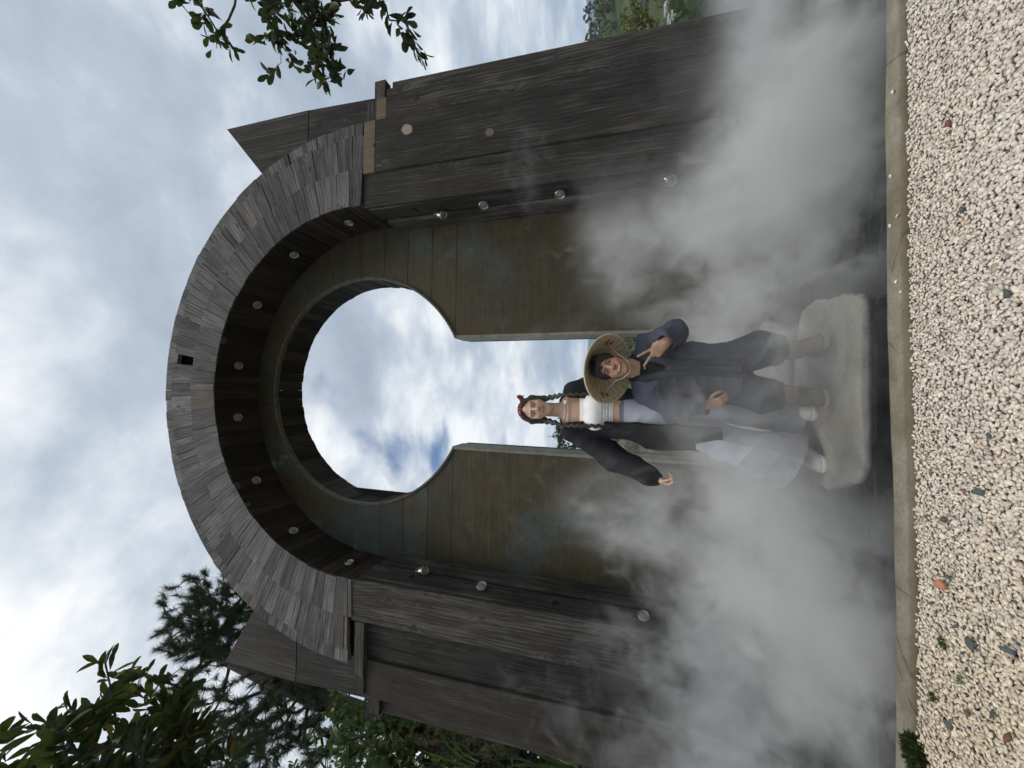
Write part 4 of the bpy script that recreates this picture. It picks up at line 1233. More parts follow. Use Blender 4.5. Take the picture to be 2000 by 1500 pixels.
def plumes(loc, n, seed, label):
    g = np.random.default_rng(seed); tb = []; fl = []
    for i in range(n):
        a = g.uniform(0, 6.283); o = np.array([math.cos(a), math.sin(a), 0]) * g.uniform(0.1, 0.5); L = g.uniform(0.8, 1.6)
        pts = np.array([np.array(loc) + np.array([0, 0, L * t_]) + o * L * t_ ** 2 for t_ in np.linspace(0, 1, 7)])
        tb.append((pts, np.linspace(0.006, 0.002, 7)))
        m = 60; k = g.integers(3, 7, m)
        P = pts[k] + g.normal(size=(m, 3)) * 0.02; D = g.normal(size=(m, 3)) * 0.6 + np.array([0, 0, 0.5])
        fl.append(leaves(P, D, np.full(m, 0.07), np.full(m, 0.008), pick([(0.22, 0.15, 0.08), (0.16, 0.11, 0.06)], m, g), seed + i, False))
    plant('dry_plumes', loc, tubes(tb, 5), join(fl), label, 'grass', None, 'stems', 'plume_foliage', M_LEAF, M_TWIG)
for o_, lb in (((-5.5, 5.6, 3.4), 'dry brown plume grass hanging among the leaves below the pine'), ((-5.25, 5.4, 2.3), 'thin bare brown stalks in front of the dark shrub by the pier')):
    plumes(o_, 6, int(abs(o_[0] * 10)), lb)
# little white flowers low by the boards
def flower_weed(loc, n, r, h, seed, label):
    g = np.random.default_rng(seed)
    b = blades((0, 0, 0), 60, h, 0.012, r, GR, seed, 0.5)
    P = np.column_stack([g.normal(size=(n, 2)) * r * 0.6, g.uniform(0.5, 1.1, n) * h]); k = 6
    PP = np.repeat(P, k, 0); D = g.normal(size=(n * k, 3))
    f = leaves(PP, D, np.full(n * k, 0.022), np.full(n * k, 0.016), np.tile(np.array([0.72, 0.72, 0.66]), (n * k, 1)), seed, False)
    r_ = empty('flowering_weed', loc); tag(r_, label, 'flower')
    link('leaves', np_mesh('leaves', *b), M_LEAF, r_, False); link('blossoms', np_mesh('blossoms', *f), M_PETAL, r_, False)
flower_weed((-4.95, 5.3, 0.45), 26, 0.35, 0.6, 8, 'weed with tiny white blossoms just above the low side boards')
flower_weed((5.2, 5.4, -0.2), 22, 0.4, 0.7, 9, 'weed with small cream blossoms in the mist beside the hydrangea')

# yellow-green shrub and hydrangea beyond the pier on the man's side
trunk = [(6.6, 7.6, -0.3), (6.6, 7.6, 0.1), (6.6, 7.55, 0.5)]
tg = in_ell((6.6, 7.5, 0.60), (1.7, 0.9, 0.78), 380, g, 0.4)
wood, ends, dirs, mids = grow(trunk, tg, 36, 0.004)
cr = rosette(ends, dirs, 14, 0.065, 0.038, [(0.12, 0.15, 0.025), (0.16, 0.18, 0.03), (0.09, 0.12, 0.025), (0.20, 0.20, 0.04)], 55, 1.2, False, 0.2, up=0.4)
plant('golden_shrub', (6.6, 7.6, -0.3), wood, cr, 'rounded yellow-green shrub of small leaves behind the white hydrangea', 'bush', None, 'stems', 'foliage', bark=M_TWIG)
def hydrangea():
    r = empty('hydrangea', (4.75, 5.25, -0.3)); tag(r, 'hydrangea with white lacy flower heads and broad green leaves beside the wing', 'flower')
    g = np.random.default_rng(4)
    heads = [(4.62, 5.15, 0.60, 0.115), (4.42, 5.15, 0.74, 0.095), (5.15, 5.5, 0.62, 0.09)]
    stems = []
    for (x, y, z, q) in heads:
        stems.append((np.array([[4.75, 5.25, -0.3], [0.5 * (x + 4.75), y + 0.05, 0.15], [x, y, z - 0.02]]), np.array([0.012, 0.009, 0.006])))
    P = []; D = []
    for i in range(110):
        k = g.integers(3); x, y, z, q = heads[k]; t_ = g.uniform(0.15, 0.9)
        P.append(np.array([4.75, 5.25, -0.3]) * (1 - t_) + np.array([x, y, z]) * t_ + g.normal(size=3) * 0.06); D.append(g.normal(size=3) + np.array([0, -0.3, 0.4]))
    n = len(P)
    lf = leaves(np.array(P), np.array(D), g.uniform(0.12, 0.2, n), g.uniform(0.08, 0.12, n), pick([(0.05, 0.13, 0.025), (0.07, 0.17, 0.03), (0.035, 0.08, 0.02)], n, g), 5)
    link('stems', np_mesh('stems', *tubes(stems, 6)), M_TWIG, r); link('leaves', np_mesh('leaves', *lf), M_LEAF, r)
    for (x, y, z, q) in heads:
        m = 46; a = g.uniform(0, 6.283, m); rr = q * np.sqrt(g.uniform(0.02, 1, m))
        C = np.column_stack([x + rr * np.cos(a), y + rr * np.sin(a), z + 0.05 * (1 - (rr / q) ** 2) + g.normal(size=m) * 0.012])
        PP = np.repeat(C, 4, 0); b = np.tile(np.arange(4) * math.pi / 2, m) + np.repeat(g.uniform(0, 1.5, m), 4)
        DD = np.column_stack([np.cos(b), np.sin(b), np.full(4 * m, 0.25)]) + np.repeat(g.normal(size=(m, 3)) * 0.3, 4, 0)
        f = leaves(PP, DD, np.full(4 * m, 0.026), np.full(4 * m, 0.026), np.tile(np.array([0.74, 0.78, 0.84]), (4 * m, 1)) * g.uniform(0.85, 1.05, (4 * m, 1)), 6, True, 0.1, 0.1)
        link('flower_head', np_mesh('flower_head', *f), M_PETAL, r)
hydrangea()
grass((5.3, 5.7, -0.2), 80, 0.75, 0.014, 0.8, [(0.10, 0.14, 0.06), (0.13, 0.16, 0.08), (0.07, 0.10, 0.04)], 'wispy grey-green grass fading into the mist below the hydrangea', 'grass', None, 12, 0.7)

# shrubs on the bank seen through the slot
for i, (x, y, rx, rz, zc_, cols, lb) in enumerate((
    (1.45, 8.7, 0.85, 0.82, 0.62, [(0.03, 0.05, 0.018), (0.045, 0.07, 0.025), (0.025, 0.04, 0.015)], 'dark green shrub seen through the slot between the hat and the wall'),
    (0.1, 9.2, 0.75, 0.6, 0.42, [(0.08, 0.13, 0.03), (0.11, 0.16, 0.04), (0.05, 0.08, 0.02)], 'bright green shrub in the slot, in the gap between the two people'),
    (-1.55, 9.0, 0.9, 0.9, 0.7, [(0.08, 0.09, 0.04), (0.12, 0.11, 0.06), (0.06, 0.075, 0.03), (0.15, 0.13, 0.08)], 'olive and straw-coloured bush in the slot beside the woman\'s sleeve'),
    (3.2, 9.6, 1.0, 0.8, 0.6, [(0.04, 0.07, 0.02), (0.06, 0.09, 0.03)], 'mid green bush hidden behind the wall on the man\'s side'))):
    trunk = [(x, y, -0.2), (x, y, 0.1), (x, y, zc_ * 0.7)]
    tg = in_ell((x, y, zc_), (rx, 0.7, rz), 130, g, 0.4)
    wood, ends, dirs, mids = grow(trunk, tg, 60 + i, 0.004)
    cr = rosette(ends, dirs, 11, 0.085, 0.045, cols, 65 + i, 1.1, False, 0.2)
    plant('bank_shrub', (x, y, -0.2), wood, cr, lb, 'bush', None, 'stems', 'foliage', bark=M_TWIG)
# round tree on the slope and two small tops by the slot edge
for i, (x, y, z, r_, h, lb) in enumerate(((-2.05, 17.0, 3.55, (0.95, 0.9, 0.95), 60, 'round grey-green tree in the slot behind the woman\'s shoulder'), (-2.95, 17.5, 3.75, (0.3, 0.3, 0.5), 14, 'thin treetop just clearing the slot edge beside the round tree'))):
    trunk = [(x, y, 0.0), (x + 0.1, y, 1.5), (x, y, z - 0.6)]
    tg = in_ell((x, y, z), r_, h, g, 0.45) + (in_ell((x - 0.3, y, z - 1.2), (1.1, 0.8, 0.7), 40, g, 0.4) if i == 0 else [])
    wood, ends, dirs, mids = grow(trunk, tg, 80 + i, 0.010)
    cr = rosette(ends, dirs, 26, 0.12, 0.09, [(0.045, 0.075, 0.04), (0.06, 0.09, 0.045), (0.035, 0.055, 0.03)], 85 + i, 1.2, False, 0.4)
    plant('round_tree', (x, y, 0.0), wood, cr, lb, 'tree')

# rough grass on the bank, counted by nobody
def bank_grass():
    g = np.random.default_rng(50); n = 9000
    x = g.uniform(-9, 9, n); y = 8.0 + g.uniform(0, 1, n) ** 1.5 * 9; z = slope_h(x, y) - 0.01
    P = np.column_stack([x, y, z]); D = g.normal(size=(n, 3)) * 0.35 + np.array([0, 0, 1.0])
    L = g.uniform(0.15, 0.45, n)
    o = link('bank_grass', np_mesh('bank_grass', *leaves(P, D, L, np.full(n, 0.02), pick([(0.06, 0.09, 0.025), (0.10, 0.11, 0.04), (0.15, 0.13, 0.06), (0.04, 0.06, 0.02)], n, g), 51, False, 0.5)), M_LEAF); tag(o, kind='stuff')
bank_grass()

# hills and the far blue ridge
def ridge(az):
    """slope of the near ridge's skyline by azimuth"""
    return 0.030 + 0.040 * np.exp(-((az - 0.80) / 0.42) ** 2) + 0.085 * np.exp(-((az + 0.42) / 0.34) ** 2) + 0.006 * np.sin(az * 23) + 0.004 * np.sin(az * 57 + 1)
def land(name, az0, az1, d0, d1, hf, mat, na=160, nr=26):
    az = np.linspace(az0, az1, na); dd = np.linspace(d0, d1, nr)
    A, Dd = np.meshgrid(az, dd, indexing='ij')
    t_ = (Dd - d0) / (d1 - d0)
    prof = np.where(t_ < 0.6, np.sin(t_ / 0.6 * np.pi / 2), np.cos((t_ - 0.6) / 0.4 * np.pi / 2))
    Z = -3.0 + (hf(A) * (d0 + 0.6 * (d1 - d0)) + 3.0 + 1.0) * prof
    V = np.stack([Dd * np.sin(A), Dd * np.cos(A), Z], -1).reshape(-1, 3)
    i, j = np.meshgrid(np.arange(na - 1), np.arange(nr - 1), indexing='ij')
    F = np.stack([i * nr + j, (i + 1) * nr + j, (i + 1) * nr + j + 1, i * nr + j + 1], -1).reshape(-1, 4)
    o = link(name, np_mesh(name, V, F), mat, smooth=True); tag(o, kind='structure'); return V
hv_ = land('hill', -1.35, 1.45, 75, 190, ridge, M_HILL)
land('mountain', -1.5, 1.5, 1500, 2300, lambda a: 0.082 + 0.02 * np.exp(-((a - 0.05) / 0.3) ** 2) + 0.004 * np.sin(a * 9) + 0.002 * np.sin(a * 31), M_MOUNT, 260, 14)
def wood_on_hill():
    g = np.random.default_rng(77); k = g.choice(len(hv_), 520, replace=False)
    C0 = hv_[k] + g.normal(size=(520, 3)) * np.array([1.5, 1.5, 0.2]); keep = (C0[:, 2] > -2)
    C0 = C0[keep]; n = len(C0); per = 90
    r = g.uniform(1.0, 2.0, n)
    P = np.repeat(C0 + np.column_stack([np.zeros(n), np.zeros(n), r * 0.9]), per, 0)
    d = g.normal(size=(n * per, 3)); d /= np.linalg.norm(d, axis=1)[:, None]
    P = P + d * np.repeat(r, per)[:, None] * g.uniform(0.6, 1.0, (n * per, 1)) * np.array([1, 1, 1.15])
    c = np.repeat(pick([(0.03, 0.05, 0.022), (0.045, 0.07, 0.03), (0.025, 0.04, 0.022), (0.07, 0.08, 0.04)], n, g), per, 0) * g.uniform(0.7, 1.3, (n * per, 1))
    o = link('distant_wood', np_mesh('distant_wood', *leaves(P, d + g.normal(size=d.shape) * 0.6, np.repeat(r, per) * 0.45, np.repeat(r, per) * 0.38, c, 78, False)), M_LEAF); tag(o, kind='stuff')
wood_on_hill()
# ------------------------------------------------------------------ people
def add_head(fd, c, M, s, k=0.012, smile=0.0, male=False):
    """c: head centre (between the eyes' height and the ears), M: columns = right, back, up of the head"""
    c = np.array(c, float)
    def w(p): return c + s * (M @ np.array(p, float))
    def E(p, r, k_=k, cut=False, M2=None): fd.ell(w(p), np.array(r) * s, M if M2 is None else M @ M2, k_ * s, cut)
    def Cn(a, b, ra, rb, k_=k, cut=False): fd.cone(w(a), w(b), ra * s, rb * s, k_ * s, cut)
    E((0, 0.022, 0.036), (0.073, 0.092, 0.088))                 # skull
    E((0, -0.030, 0.012), (0.062, 0.054, 0.085), 0.02)          # face front
    j = 0.053 if male else 0.048
    E((0, -0.026, -0.052), (j, 0.052, 0.056), 0.03)             # jaw
    E((0, -0.062, -0.096), (0.019, 0.017, 0.016), 0.03)         # chin
    for q in (-1, 1):
        E((q * 0.040, -0.055, -0.022), (0.024, 0.024, 0.026), 0.025)                # cheeks
        E((q * 0.0315, -0.094, 0.010), (0.0165, 0.018, 0.0115), 0.012, True)         # eye sockets
        E((q * 0.0315, -0.0745, 0.0095), (0.0145, 0.0125, 0.0115), 0.004)             # lids and ball
        Cn((q * 0.014, -0.084, 0.027), (q * 0.046, -0.074, 0.029), 0.0085, 0.006, 0.012)   # brow
        E((q * 0.0115, -0.092, -0.0255), (0.0085, 0.010, 0.007), 0.006)              # nostril wings
        E((q * 0.0060, -0.094, -0.0325), (0.0035, 0.005, 0.003), 0.002, True)        # nostrils
        E((q * 0.076, 0.018, 0.000), (0.010, 0.020, 0.032), 0.008)                   # ears
        E((q * 0.081, 0.010, 0.002), (0.006, 0.010, 0.018), 0.004, True)
    Cn((0, -0.084, 0.020), (0, -0.1045, -0.021), 0.0075, 0.0115, 0.012)             # nose
    E((0, -0.0855, -0.0505), (0.022 + 0.006 * smile, 0.010, 0.0065), 0.006)          # upper lip
    E((0, -0.0845, -0.0625), (0.019 + 0.005 * smile, 0.010, 0.0072), 0.006)          # lower lip
    if smile > 0.5:
        E((0, -0.0965, -0.0560), (0.021, 0.012, 0.0062), 0.003, True)                # open, teeth inside
        for q in (-1, 1): E((q * 0.031, -0.074, -0.046), (0.010, 0.010, 0.014), 0.012)
    else:
        E((0, -0.0975, -0.0565), (0.021, 0.006, 0.0014), 0.002, True)
    return w

def face_colours(V, c, M, s, skin, lips, brow, smile=0.0):
    L = ((V - np.array(c)) / s) @ M
    C = np.tile(np.array(skin, float), (len(V), 1))
    inh = (np.linalg.norm(L, axis=1) < 0.16)
    def blend(mask, col, amt=1.0):
        C[:] = C * (1 - (mask * amt)[:, None]) + np.array(col) * (mask * amt)[:, None]
    def soft(p, r, pw=2.0):
        d = np.sqrt((((L - np.array(p)) / np.array(r)) ** 2).sum(1)); return np.clip(1.35 - d, 0, 0.35) / 0.35 * inh
    blend(soft((0, -0.09, -0.024), (0.018, 0.03, 0.014)), np.array(skin) * np.array((1.02, 0.78, 0.74)), 0.5)
    for q in (-1, 1):
        blend(soft((q * 0.042, -0.075, -0.022), (0.022, 0.03, 0.018)), np.array(skin) * np.array((1.04, 0.78, 0.72)), 0.5)
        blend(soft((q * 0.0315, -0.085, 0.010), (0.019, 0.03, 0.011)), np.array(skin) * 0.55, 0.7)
        blend(soft((q * 0.030, -0.085, 0.0295 - 0.003), (0.020, 0.03, 0.0036)), brow, 0.9)
        blend(soft((q * 0.050, -0.078, 0.0265 - 0.004), (0.008, 0.03, 0.003)), brow, 0.7)
    blend(soft((0, -0.09, -0.0565), (0.024 + 0.006 * smile, 0.03, 0.0105)), lips, 0.85)
    if smile > 0.5:
        blend(soft((0, -0.085, -0.0558), (0.0195, 0.03, 0.0042)), (0.80, 0.77, 0.70), 1.0)
        blend(soft((0, -0.085, -0.0612), (0.014, 0.03, 0.0016)), (0.10, 0.035, 0.03), 0.8)
    else:
        blend(soft((0, -0.09, -0.0565), (0.020, 0.03, 0.0013)), np.array(lips) * 0.35, 0.9)
    return C

def add_hand(fd, wrist, palm_dir, palm_n, thumb_side, fingers, s=1.0, thumb=None, k=0.006):
    """fingers: list of 4 bend lists (degrees per joint, positive curls towards -palm_n side); plus spread angles"""
    d = np.array(palm_dir, float); d /= np.linalg.norm(d)
    n = np.array(palm_n, float); n -= d * (n @ d); n /= np.linalg.norm(n)     # out of the back of the hand
    t_ = np.array(thumb_side, float); t_ -= d * (t_ @ d); t_ -= n * (t_ @ n); t_ /= np.linalg.norm(t_)
    w = np.array(wrist, float)
    P = lambda a, b, c: w + s * (a * d + b * t_ + c * n)
    fd.cone(P(-0.03, 0, 0), P(0.02, 0, 0), 0.024 * s, 0.024 * s, 0.01)
    for q, L in zip((0.030, 0.010, -0.010, -0.028), (0.085, 0.088, 0.083, 0.074)):
        fd.cone(P(0.012, q * 0.55, 0), P(L, q, 0.002), 0.0150 * s, 0.0105 * s, 0.012)
    fd.ell(P(0.03, 0.024, -0.008), np.array((0.022, 0.02, 0.014)) * s, None, 0.012)
    seg = [(0.042, 0.025, 0.020), (0.046, 0.029, 0.022), (0.042, 0.027, 0.021), (0.033, 0.020, 0.018)]
    for i, (bends, spread) in enumerate(fingers):
        q = (0.030, 0.010, -0.010, -0.028)[i]; p = P((0.085, 0.088, 0.083, 0.074)[i], q, 0.001)
        a = 0.0; sp = R(spread); r = (0.0088, 0.0090, 0.0085, 0.0076)[i]
        for L, b in zip(seg[i], bends):
            a += R(b)
            v = math.cos(a) * (math.cos(sp) * d + math.sin(sp) * t_) - math.sin(a) * n
            e = p + v * L * s
            fd.cone(p, e, r * s, r * 0.9 * s, 0.0035); p = e; r *= 0.9
    th = thumb or [((0.75, 0.62, -0.25), 0.042), ((0.9, 0.25, -0.35), 0.032), ((0.95, 0.0, -0.35), 0.026)]
    p = P(0.016, 0.024, -0.004); r = 0.0125
    for v, L in th:
        v = np.array(v, float); v /= np.linalg.norm(v)
        e = p + (v[0] * d + v[1] * t_ + v[2] * n) * L * s
        fd.cone(p, e, r * s, r * 0.88 * s, 0.005); p = e; r *= 0.86

def figure_mesh(name, fd, mat, parent, colf=None, wr=None, smooth_it=1, keep=None):
    V, F = fd.mesh()
    V = relax(V, F, smooth_it, 0.45)
    if wr: V = wrinkle(V, F, *wr)
    C = colf(V) if callable(colf) else np.tile(np.array(colf, float), (len(V), 1))
    return link(name, np_mesh(name, V, F, C), mat, parent, smooth=True)

def eyes(parent, c, M, s, iris):
    for q in (-1, 1):
        p = np.array(c) + s * (M @ np.array((q * 0.0315, -0.0785, 0.0085)))
        V, F = lathe([(0.0001, -0.0098), (0.0035, -0.0092), (0.0068, -0.007), (0.0092, -0.0032), (0.0098, 0.0), (0.007, 0.0068), (0.0001, 0.0098)], 18, ((0, 0, 0), tuple(M @ np.array((0, 1, 0)))))
        ln = ((V) @ M); rr = np.hypot(ln[:, 0], ln[:, 2]); C = np.where((rr < 0.0038)[:, None] & (ln[:, 1] < 0)[:, None], np.array((0.006, 0.005, 0.005)), np.where((rr < 0.007)[:, None] & (ln[:, 1] < 0)[:, None], np.array(iris), np.array((0.62, 0.58, 0.55))))
        link('eye', np_mesh('eye', V * s * 0.9 + p, F, C), M_EYE, parent, smooth=True)

def shade_by(base, seed, amp=0.12, fr=9.0):
    def f(V):
        g = np.random.default_rng(seed); s = np.zeros(len(V))
        for _ in range(5):
            d = g.normal(size=3) * fr; s += np.sin(V @ d + g.uniform(0, 6))
        return np.array(base) * (1 + amp * s[:, None] / 2.5)
    return f

# ===== the woman
def woman():
    root = empty('person', (-0.2, 2.66, 0.0))
    tag(root, 'person standing in a red headscarf, braids, white cropped top, long dark cardigan and wide jeans', 'person')
    hc = np.array((-0.137, 2.63, 1.672)); hs = 1.0
    HM = rotm(x=4, y=-3, z=5)
    skin = (0.52, 0.335, 0.245)
    b = Field((-0.72, 2.40, 0.02), (0.34, 2.98, 1.84), 0.0042)
    add_head(b, hc, HM, hs)
    nk = np.array((-0.135, 2.665, 1.52))
    b.cone(hc + (0.0, 0.03, -0.06), (-0.137, 2.672, 1.47), 0.047, 0.050, 0.025)
    sh = [np.array((-0.275, 2.68, 1.432)), np.array((-0.005, 2.69, 1.425))]
    b.cone((-0.138, 2.68, 1.465), sh[0], 0.050, 0.050, 0.03); b.cone((-0.138, 2.68, 1.465), sh[1], 0.050, 0.050, 0.03)
    b.cone((-0.14, 2.675, 1.38), (-0.135, 2.665, 1.22), 0.115, 0.112, 0.05, fl=1.5)
    b.cone((-0.135, 2.665, 1.22), (-0.132, 2.67, 1.09), 0.105, 0.098, 0.05, fl=1.45)
    b.cone((-0.132, 2.67, 1.09), (-0.14, 2.675, 0.93), 0.10, 0.135, 0.06, fl=1.35)
    for q in (-1, 1):
        b.ell((-0.138 + q * 0.062, 2.595, 1.275), (0.055, 0.045, 0.055), None, 0.04)
        b.cone((-0.138 + q * 0.015, 2.605, 1.448), (-0.138 + q * 0.115, 2.64, 1.462), 0.009, 0.009, 0.02)    # collar bones
    kneeL, kneeR = (-0.29, 2.65, 0.50), (-0.09, 2.72, 0.50)
    b.chain([(-0.20, 2.675, 0.90), kneeL, (-0.40, 2.75, 0.09)], [0.085, 0.058, 0.042], 0.03)
    b.chain([(-0.085, 2.68, 0.90), kneeR, (-0.11, 2.86, 0.09)], [0.085, 0.058, 0.042], 0.03)
    elL, wrL = np.array((-0.455, 2.70, 1.17)), np.array((-0.537, 2.585, 0.905))
    elR, wrR = np.array((0.105, 2.76, 1.22)), np.array((0.12, 2.66, 1.02))
    b.chain([sh[0], elL, wrL], [0.046, 0.036, 0.026], 0.02); b.chain([sh[1], elR, wrR], [0.046, 0.036, 0.026], 0.02)
    add_hand(b, wrL + np.array((-0.003, -0.005, -0.02)), (-0.16, -0.30, -1), (-0.75, 0.3, 0.0), (0.2, -1, -0.2), [((48, 55, 40), 3), ((52, 60, 40), 0), ((55, 62, 42), -2), ((58, 62, 40), -5)], 0.86,
             [((0.8, 0.45, -0.45), 0.04), ((0.95, 0.0, -0.5), 0.032), ((0.85, -0.2, -0.5), 0.026)])
    add_hand(b, wrR, (-0.6, -0.15, -0.75), (0.2, 1, -0.2), (0.3, 0.2, 1), [((25, 25, 15), 3)] * 4, 0.88)
    figure_mesh('body', b, M_SKIN, root, lambda V: face_colours(V, hc, HM, hs, skin, (0.42, 0.17, 0.15), (0.05, 0.034, 0.026)), None, 1)
    eyes(root, hc, HM, hs, (0.05, 0.03, 0.018))
    def H(p): return hc + hs * (HM @ np.array(p, float))

    # hair drawn back under the scarf, and two long braids
    f = Field((-0.33, 2.45, 1.08), (0.12, 2.86, 1.86), 0.0042)
    f.ell(H((0, 0.030, 0.034)), np.array((0.082, 0.098, 0.094)) * hs, HM, 0.01)
    for q in (-1, 1):
        f.cone(H((q * 0.03, -0.058, 0.092)), H((q * 0.078, -0.006, 0.035)), 0.020, 0.022, 0.015)
        f.cone(H((q * 0.078, -0.006, 0.035)), H((q * 0.074, 0.03, -0.05)), 0.022, 0.024, 0.015)
    f.ell(H((0, -0.075, 0.012)), np.array((0.060, 0.050, 0.080)) * hs, HM, 0.006, True)
    figure_mesh('hair', f, M_HAIR, root, shade_by((0.030, 0.021, 0.016), 3, 0.3, 40), None, 1)
    def braid(name, pts, r):
        pts = np.array(pts); d = np.linalg.norm(np.diff(pts, axis=0), axis=1); L = np.concatenate([[0], np.cumsum(d)]); n = int(L[-1] / 0.021)
        q = Field(pts.min(0) - 0.05, pts.max(0) + 0.05, 0.0038)
        for i in range(n):
            t_ = L[-1] * i / n; p = np.array([np.interp(t_, L, pts[:, a]) for a in range(3)]); e = np.array([np.interp(t_ + 0.03, L, pts[:, a]) for a in range(3)])
            rr = r * (1 - 0.45 * i / n); o = (1 if i % 2 else -1) * rr * 0.42
            q.cone(p + np.array((o, -0.004, 0)), e + np.array((-o * 0.4, -0.002, 0)), rr * 0.78, rr * 0.62, 0.003)
        figure_mesh(name, q, M_HAIR, root, shade_by((0.024, 0.017, 0.013), 5, 0.35, 50), None, 0)
    braid('braid', [H((-0.076, 0.02, -0.03)), H((-0.086, -0.01, -0.10)), (-0.238, 2.60, 1.49), (-0.232, 2.562, 1.38), (-0.228, 2.545, 1.26), (-0.225, 2.55, 1.14)], 0.021)
    braid('braid', [H((0.076, 0.025, -0.03)), H((0.080, 0.0, -0.10)), (-0.035, 2.60, 1.50), (-0.025, 2.57, 1.40), (-0.02, 2.56, 1.30)], 0.020)

    # headscarf, tied in a small knot
    f = Field((-0.33, 2.45, 1.60), (0.12, 2.86, 1.90), 0.0036)
    f.ell(H((0, 0.030, 0.045)), np.array((0.090, 0.106, 0.098)) * hs, HM, 0.01)
    cutn = HM @ np.array((0, -0.62, -0.78)); cutn /= np.linalg.norm(cutn)
    f.plane_cut(H((0, -0.052, 0.086)), cutn)
    f.ell(H((0, 0.02, 0.03)), np.array((0.080, 0.095, 0.090)) * hs, HM, 0.004, True)
    f.ell(H((0.066, -0.03, 0.098)), (0.02, 0.02, 0.018), None, 0.01)
    f.chain([H((0.068, -0.035, 0.100)), H((0.088, -0.052, 0.118)), H((0.097, -0.06, 0.104))], [0.012, 0.012, 0.006], 0.008)
    f.chain([H((0.068, -0.035, 0.100)), H((0.086, -0.05, 0.096)), H((0.095, -0.052, 0.082))], [0.011, 0.010, 0.005], 0.008)
    def scol(V):
        L = (V - hc) @ HM; a = np.arctan2(L[:, 0], L[:, 2] + 0.03) * 10 + L[:, 1] * 60
        s = np.sin(a * 2.3) * np.sin(L[:, 1] * 170 + np.sin(L[:, 0] * 60)) + 0.5 * np.sin(L[:, 0] * 210)
        return np.where((s > 0.72)[:, None], np.array((0.42, 0.24, 0.24)), np.where((s < -0.6)[:, None], np.array((0.06, 0.012, 0.02)), np.array((0.17, 0.032, 0.045))))
    figure_mesh('headscarf', f, M_CLOTH, root, scol, (0.003, 55, 4, tuple(HM @ np.array((0, 1, 0.3)))), 1)

    # shell necklace
    VV = []; g = np.random.default_rng(2)
    for i in range(19):
        a = math.pi * (i / 18.0); x = -0.137 + 0.070 * math.cos(a); p = np.array((x, 2.668 - 0.072 * math.sin(a), 1.500 - 0.030 * math.sin(a)))
        V, F = ico(1); V = V * np.array((0.0075, 0.0055, 0.0058)) * g.uniform(0.8, 1.15); VV.append((V + p, F))
    V, F = ico(1); VV.append((V * np.array((0.017, 0.008, 0.015)) + np.array((-0.078, 2.590, 1.466)), F))
    V, F = join(VV); link('necklace', np_mesh('necklace', V, F, np.tile(np.array((0.74, 0.68, 0.58)), (len(V), 1))), M_SHELL, root, smooth=True)

    # white top
    f = Field((-0.36, 2.42, 1.10), (0.1, 2.86, 1.42), 0.004)
    f.cone((-0.14, 2.675, 1.40), (-0.135, 2.665, 1.22), 0.122, 0.119, 0.05, fl=1.45); f.cone((-0.135, 2.665, 1.22), (-0.132, 2.67, 1.09), 0.112, 0.106, 0.05, fl=1.4)
    for q in (-1, 1): f.ell((-0.138 + q * 0.062, 2.592, 1.275), (0.062, 0.049, 0.060), None, 0.05)
    f.plane_cut((0, 2.6, 1.372), np.array((0, -0.25, 1.0)) / 1.03); f.plane_cut((0, 2.6, 1.155), (0, 0, -1.0))
    def tcol(V):
        z = V[:, 2]; st = (z < 1.235) & (z > 1.165) & (np.sin((z - 1.165) * 2 * np.pi / 0.0185) > 0.72)
        return np.where(st[:, None], np.array((0.30, 0.28, 0.31)), np.array((0.80, 0.79, 0.77)))
    figure_mesh('white_top', f, M_CLOTH, root, tcol, (0.0022, 45, 6, (1, 0, 0)), 1)

    # wide jeans
    f = Field((-0.72, 2.36, 0.03), (0.2, 3.05, 1.16), 0.0055)
    f.cone((-0.132, 2.668, 1.13), (-0.132, 2.67, 1.04), 0.107, 0.118, 0.02, fl=1.35); f.cone((-0.132, 2.67, 1.04), (-0.14, 2.675, 0.90), 0.122, 0.150, 0.04, fl=1.3)
    f.chain([(-0.205, 2.675, 0.90), (-0.30, 2.65, 0.50), (-0.435, 2.72, 0.085)], [0.100, 0.104, 0.185], 0.03)
    f.chain([(-0.085, 2.68, 0.90), (-0.10, 2.72, 0.50), (-0.135, 2.85, 0.085)], [0.097, 0.085, 0.120], 0.02)
    f.plane_cut((0, 0, 1.125), (0, 0, 1.0)); f.plane_cut((-0.30, 2.6, 0.075), np.array((-0.50, -0.10, -1.0)) / 1.12)
    f.cone((-0.41, 2.715, 0.26), (-0.43, 2.72, 0.02), 0.095, 0.155, 0.005, True); f.cone((-0.13, 2.85, 0.26), (-0.135, 2.855, 0.02), 0.065, 0.105, 0.005, True)
    def jcol(V):
        base = shade_by((0.32, 0.335, 0.385), 8, 0.10, 12)(V)
        fade = np.clip(1 - np.abs(V[:, 2] - 0.52) / 0.35, 0, 1)[:, None] * 0.28
        base = base * (1 + fade); top = (V[:, 2] > 1.05)[:, None]; base = np.where((V[:, 2] > 1.09)[:, None], base * 0.5, base)
        hem = (V[:, 2] < 0.15)[:, None]; return base
    figure_mesh('jeans', f, M_CLOTH, root, jcol, (0.018, 13, 9, (0.7, 0, 0.5)), 1)

    # long cardigan: back, two fronts, sleeves, stand collar
    f = Field((-0.74, 2.40, 0.46), (0.34, 2.95, 1.56), 0.0052)
    f.cone((-0.14, 2.69, 1.40), (-0.137, 2.69, 1.15), 0.150, 0.150, 0.05, fl=1.25)
    f.cone((-0.142, 2.69, 1.15), (-0.175, 2.69, 0.88), 0.160, 0.205, 0.06, fl=1.25)
    f.cone((-0.165, 2.69, 0.88), (-0.18, 2.69, 0.50), 0.195, 0.215, 0.06, fl=1.2)
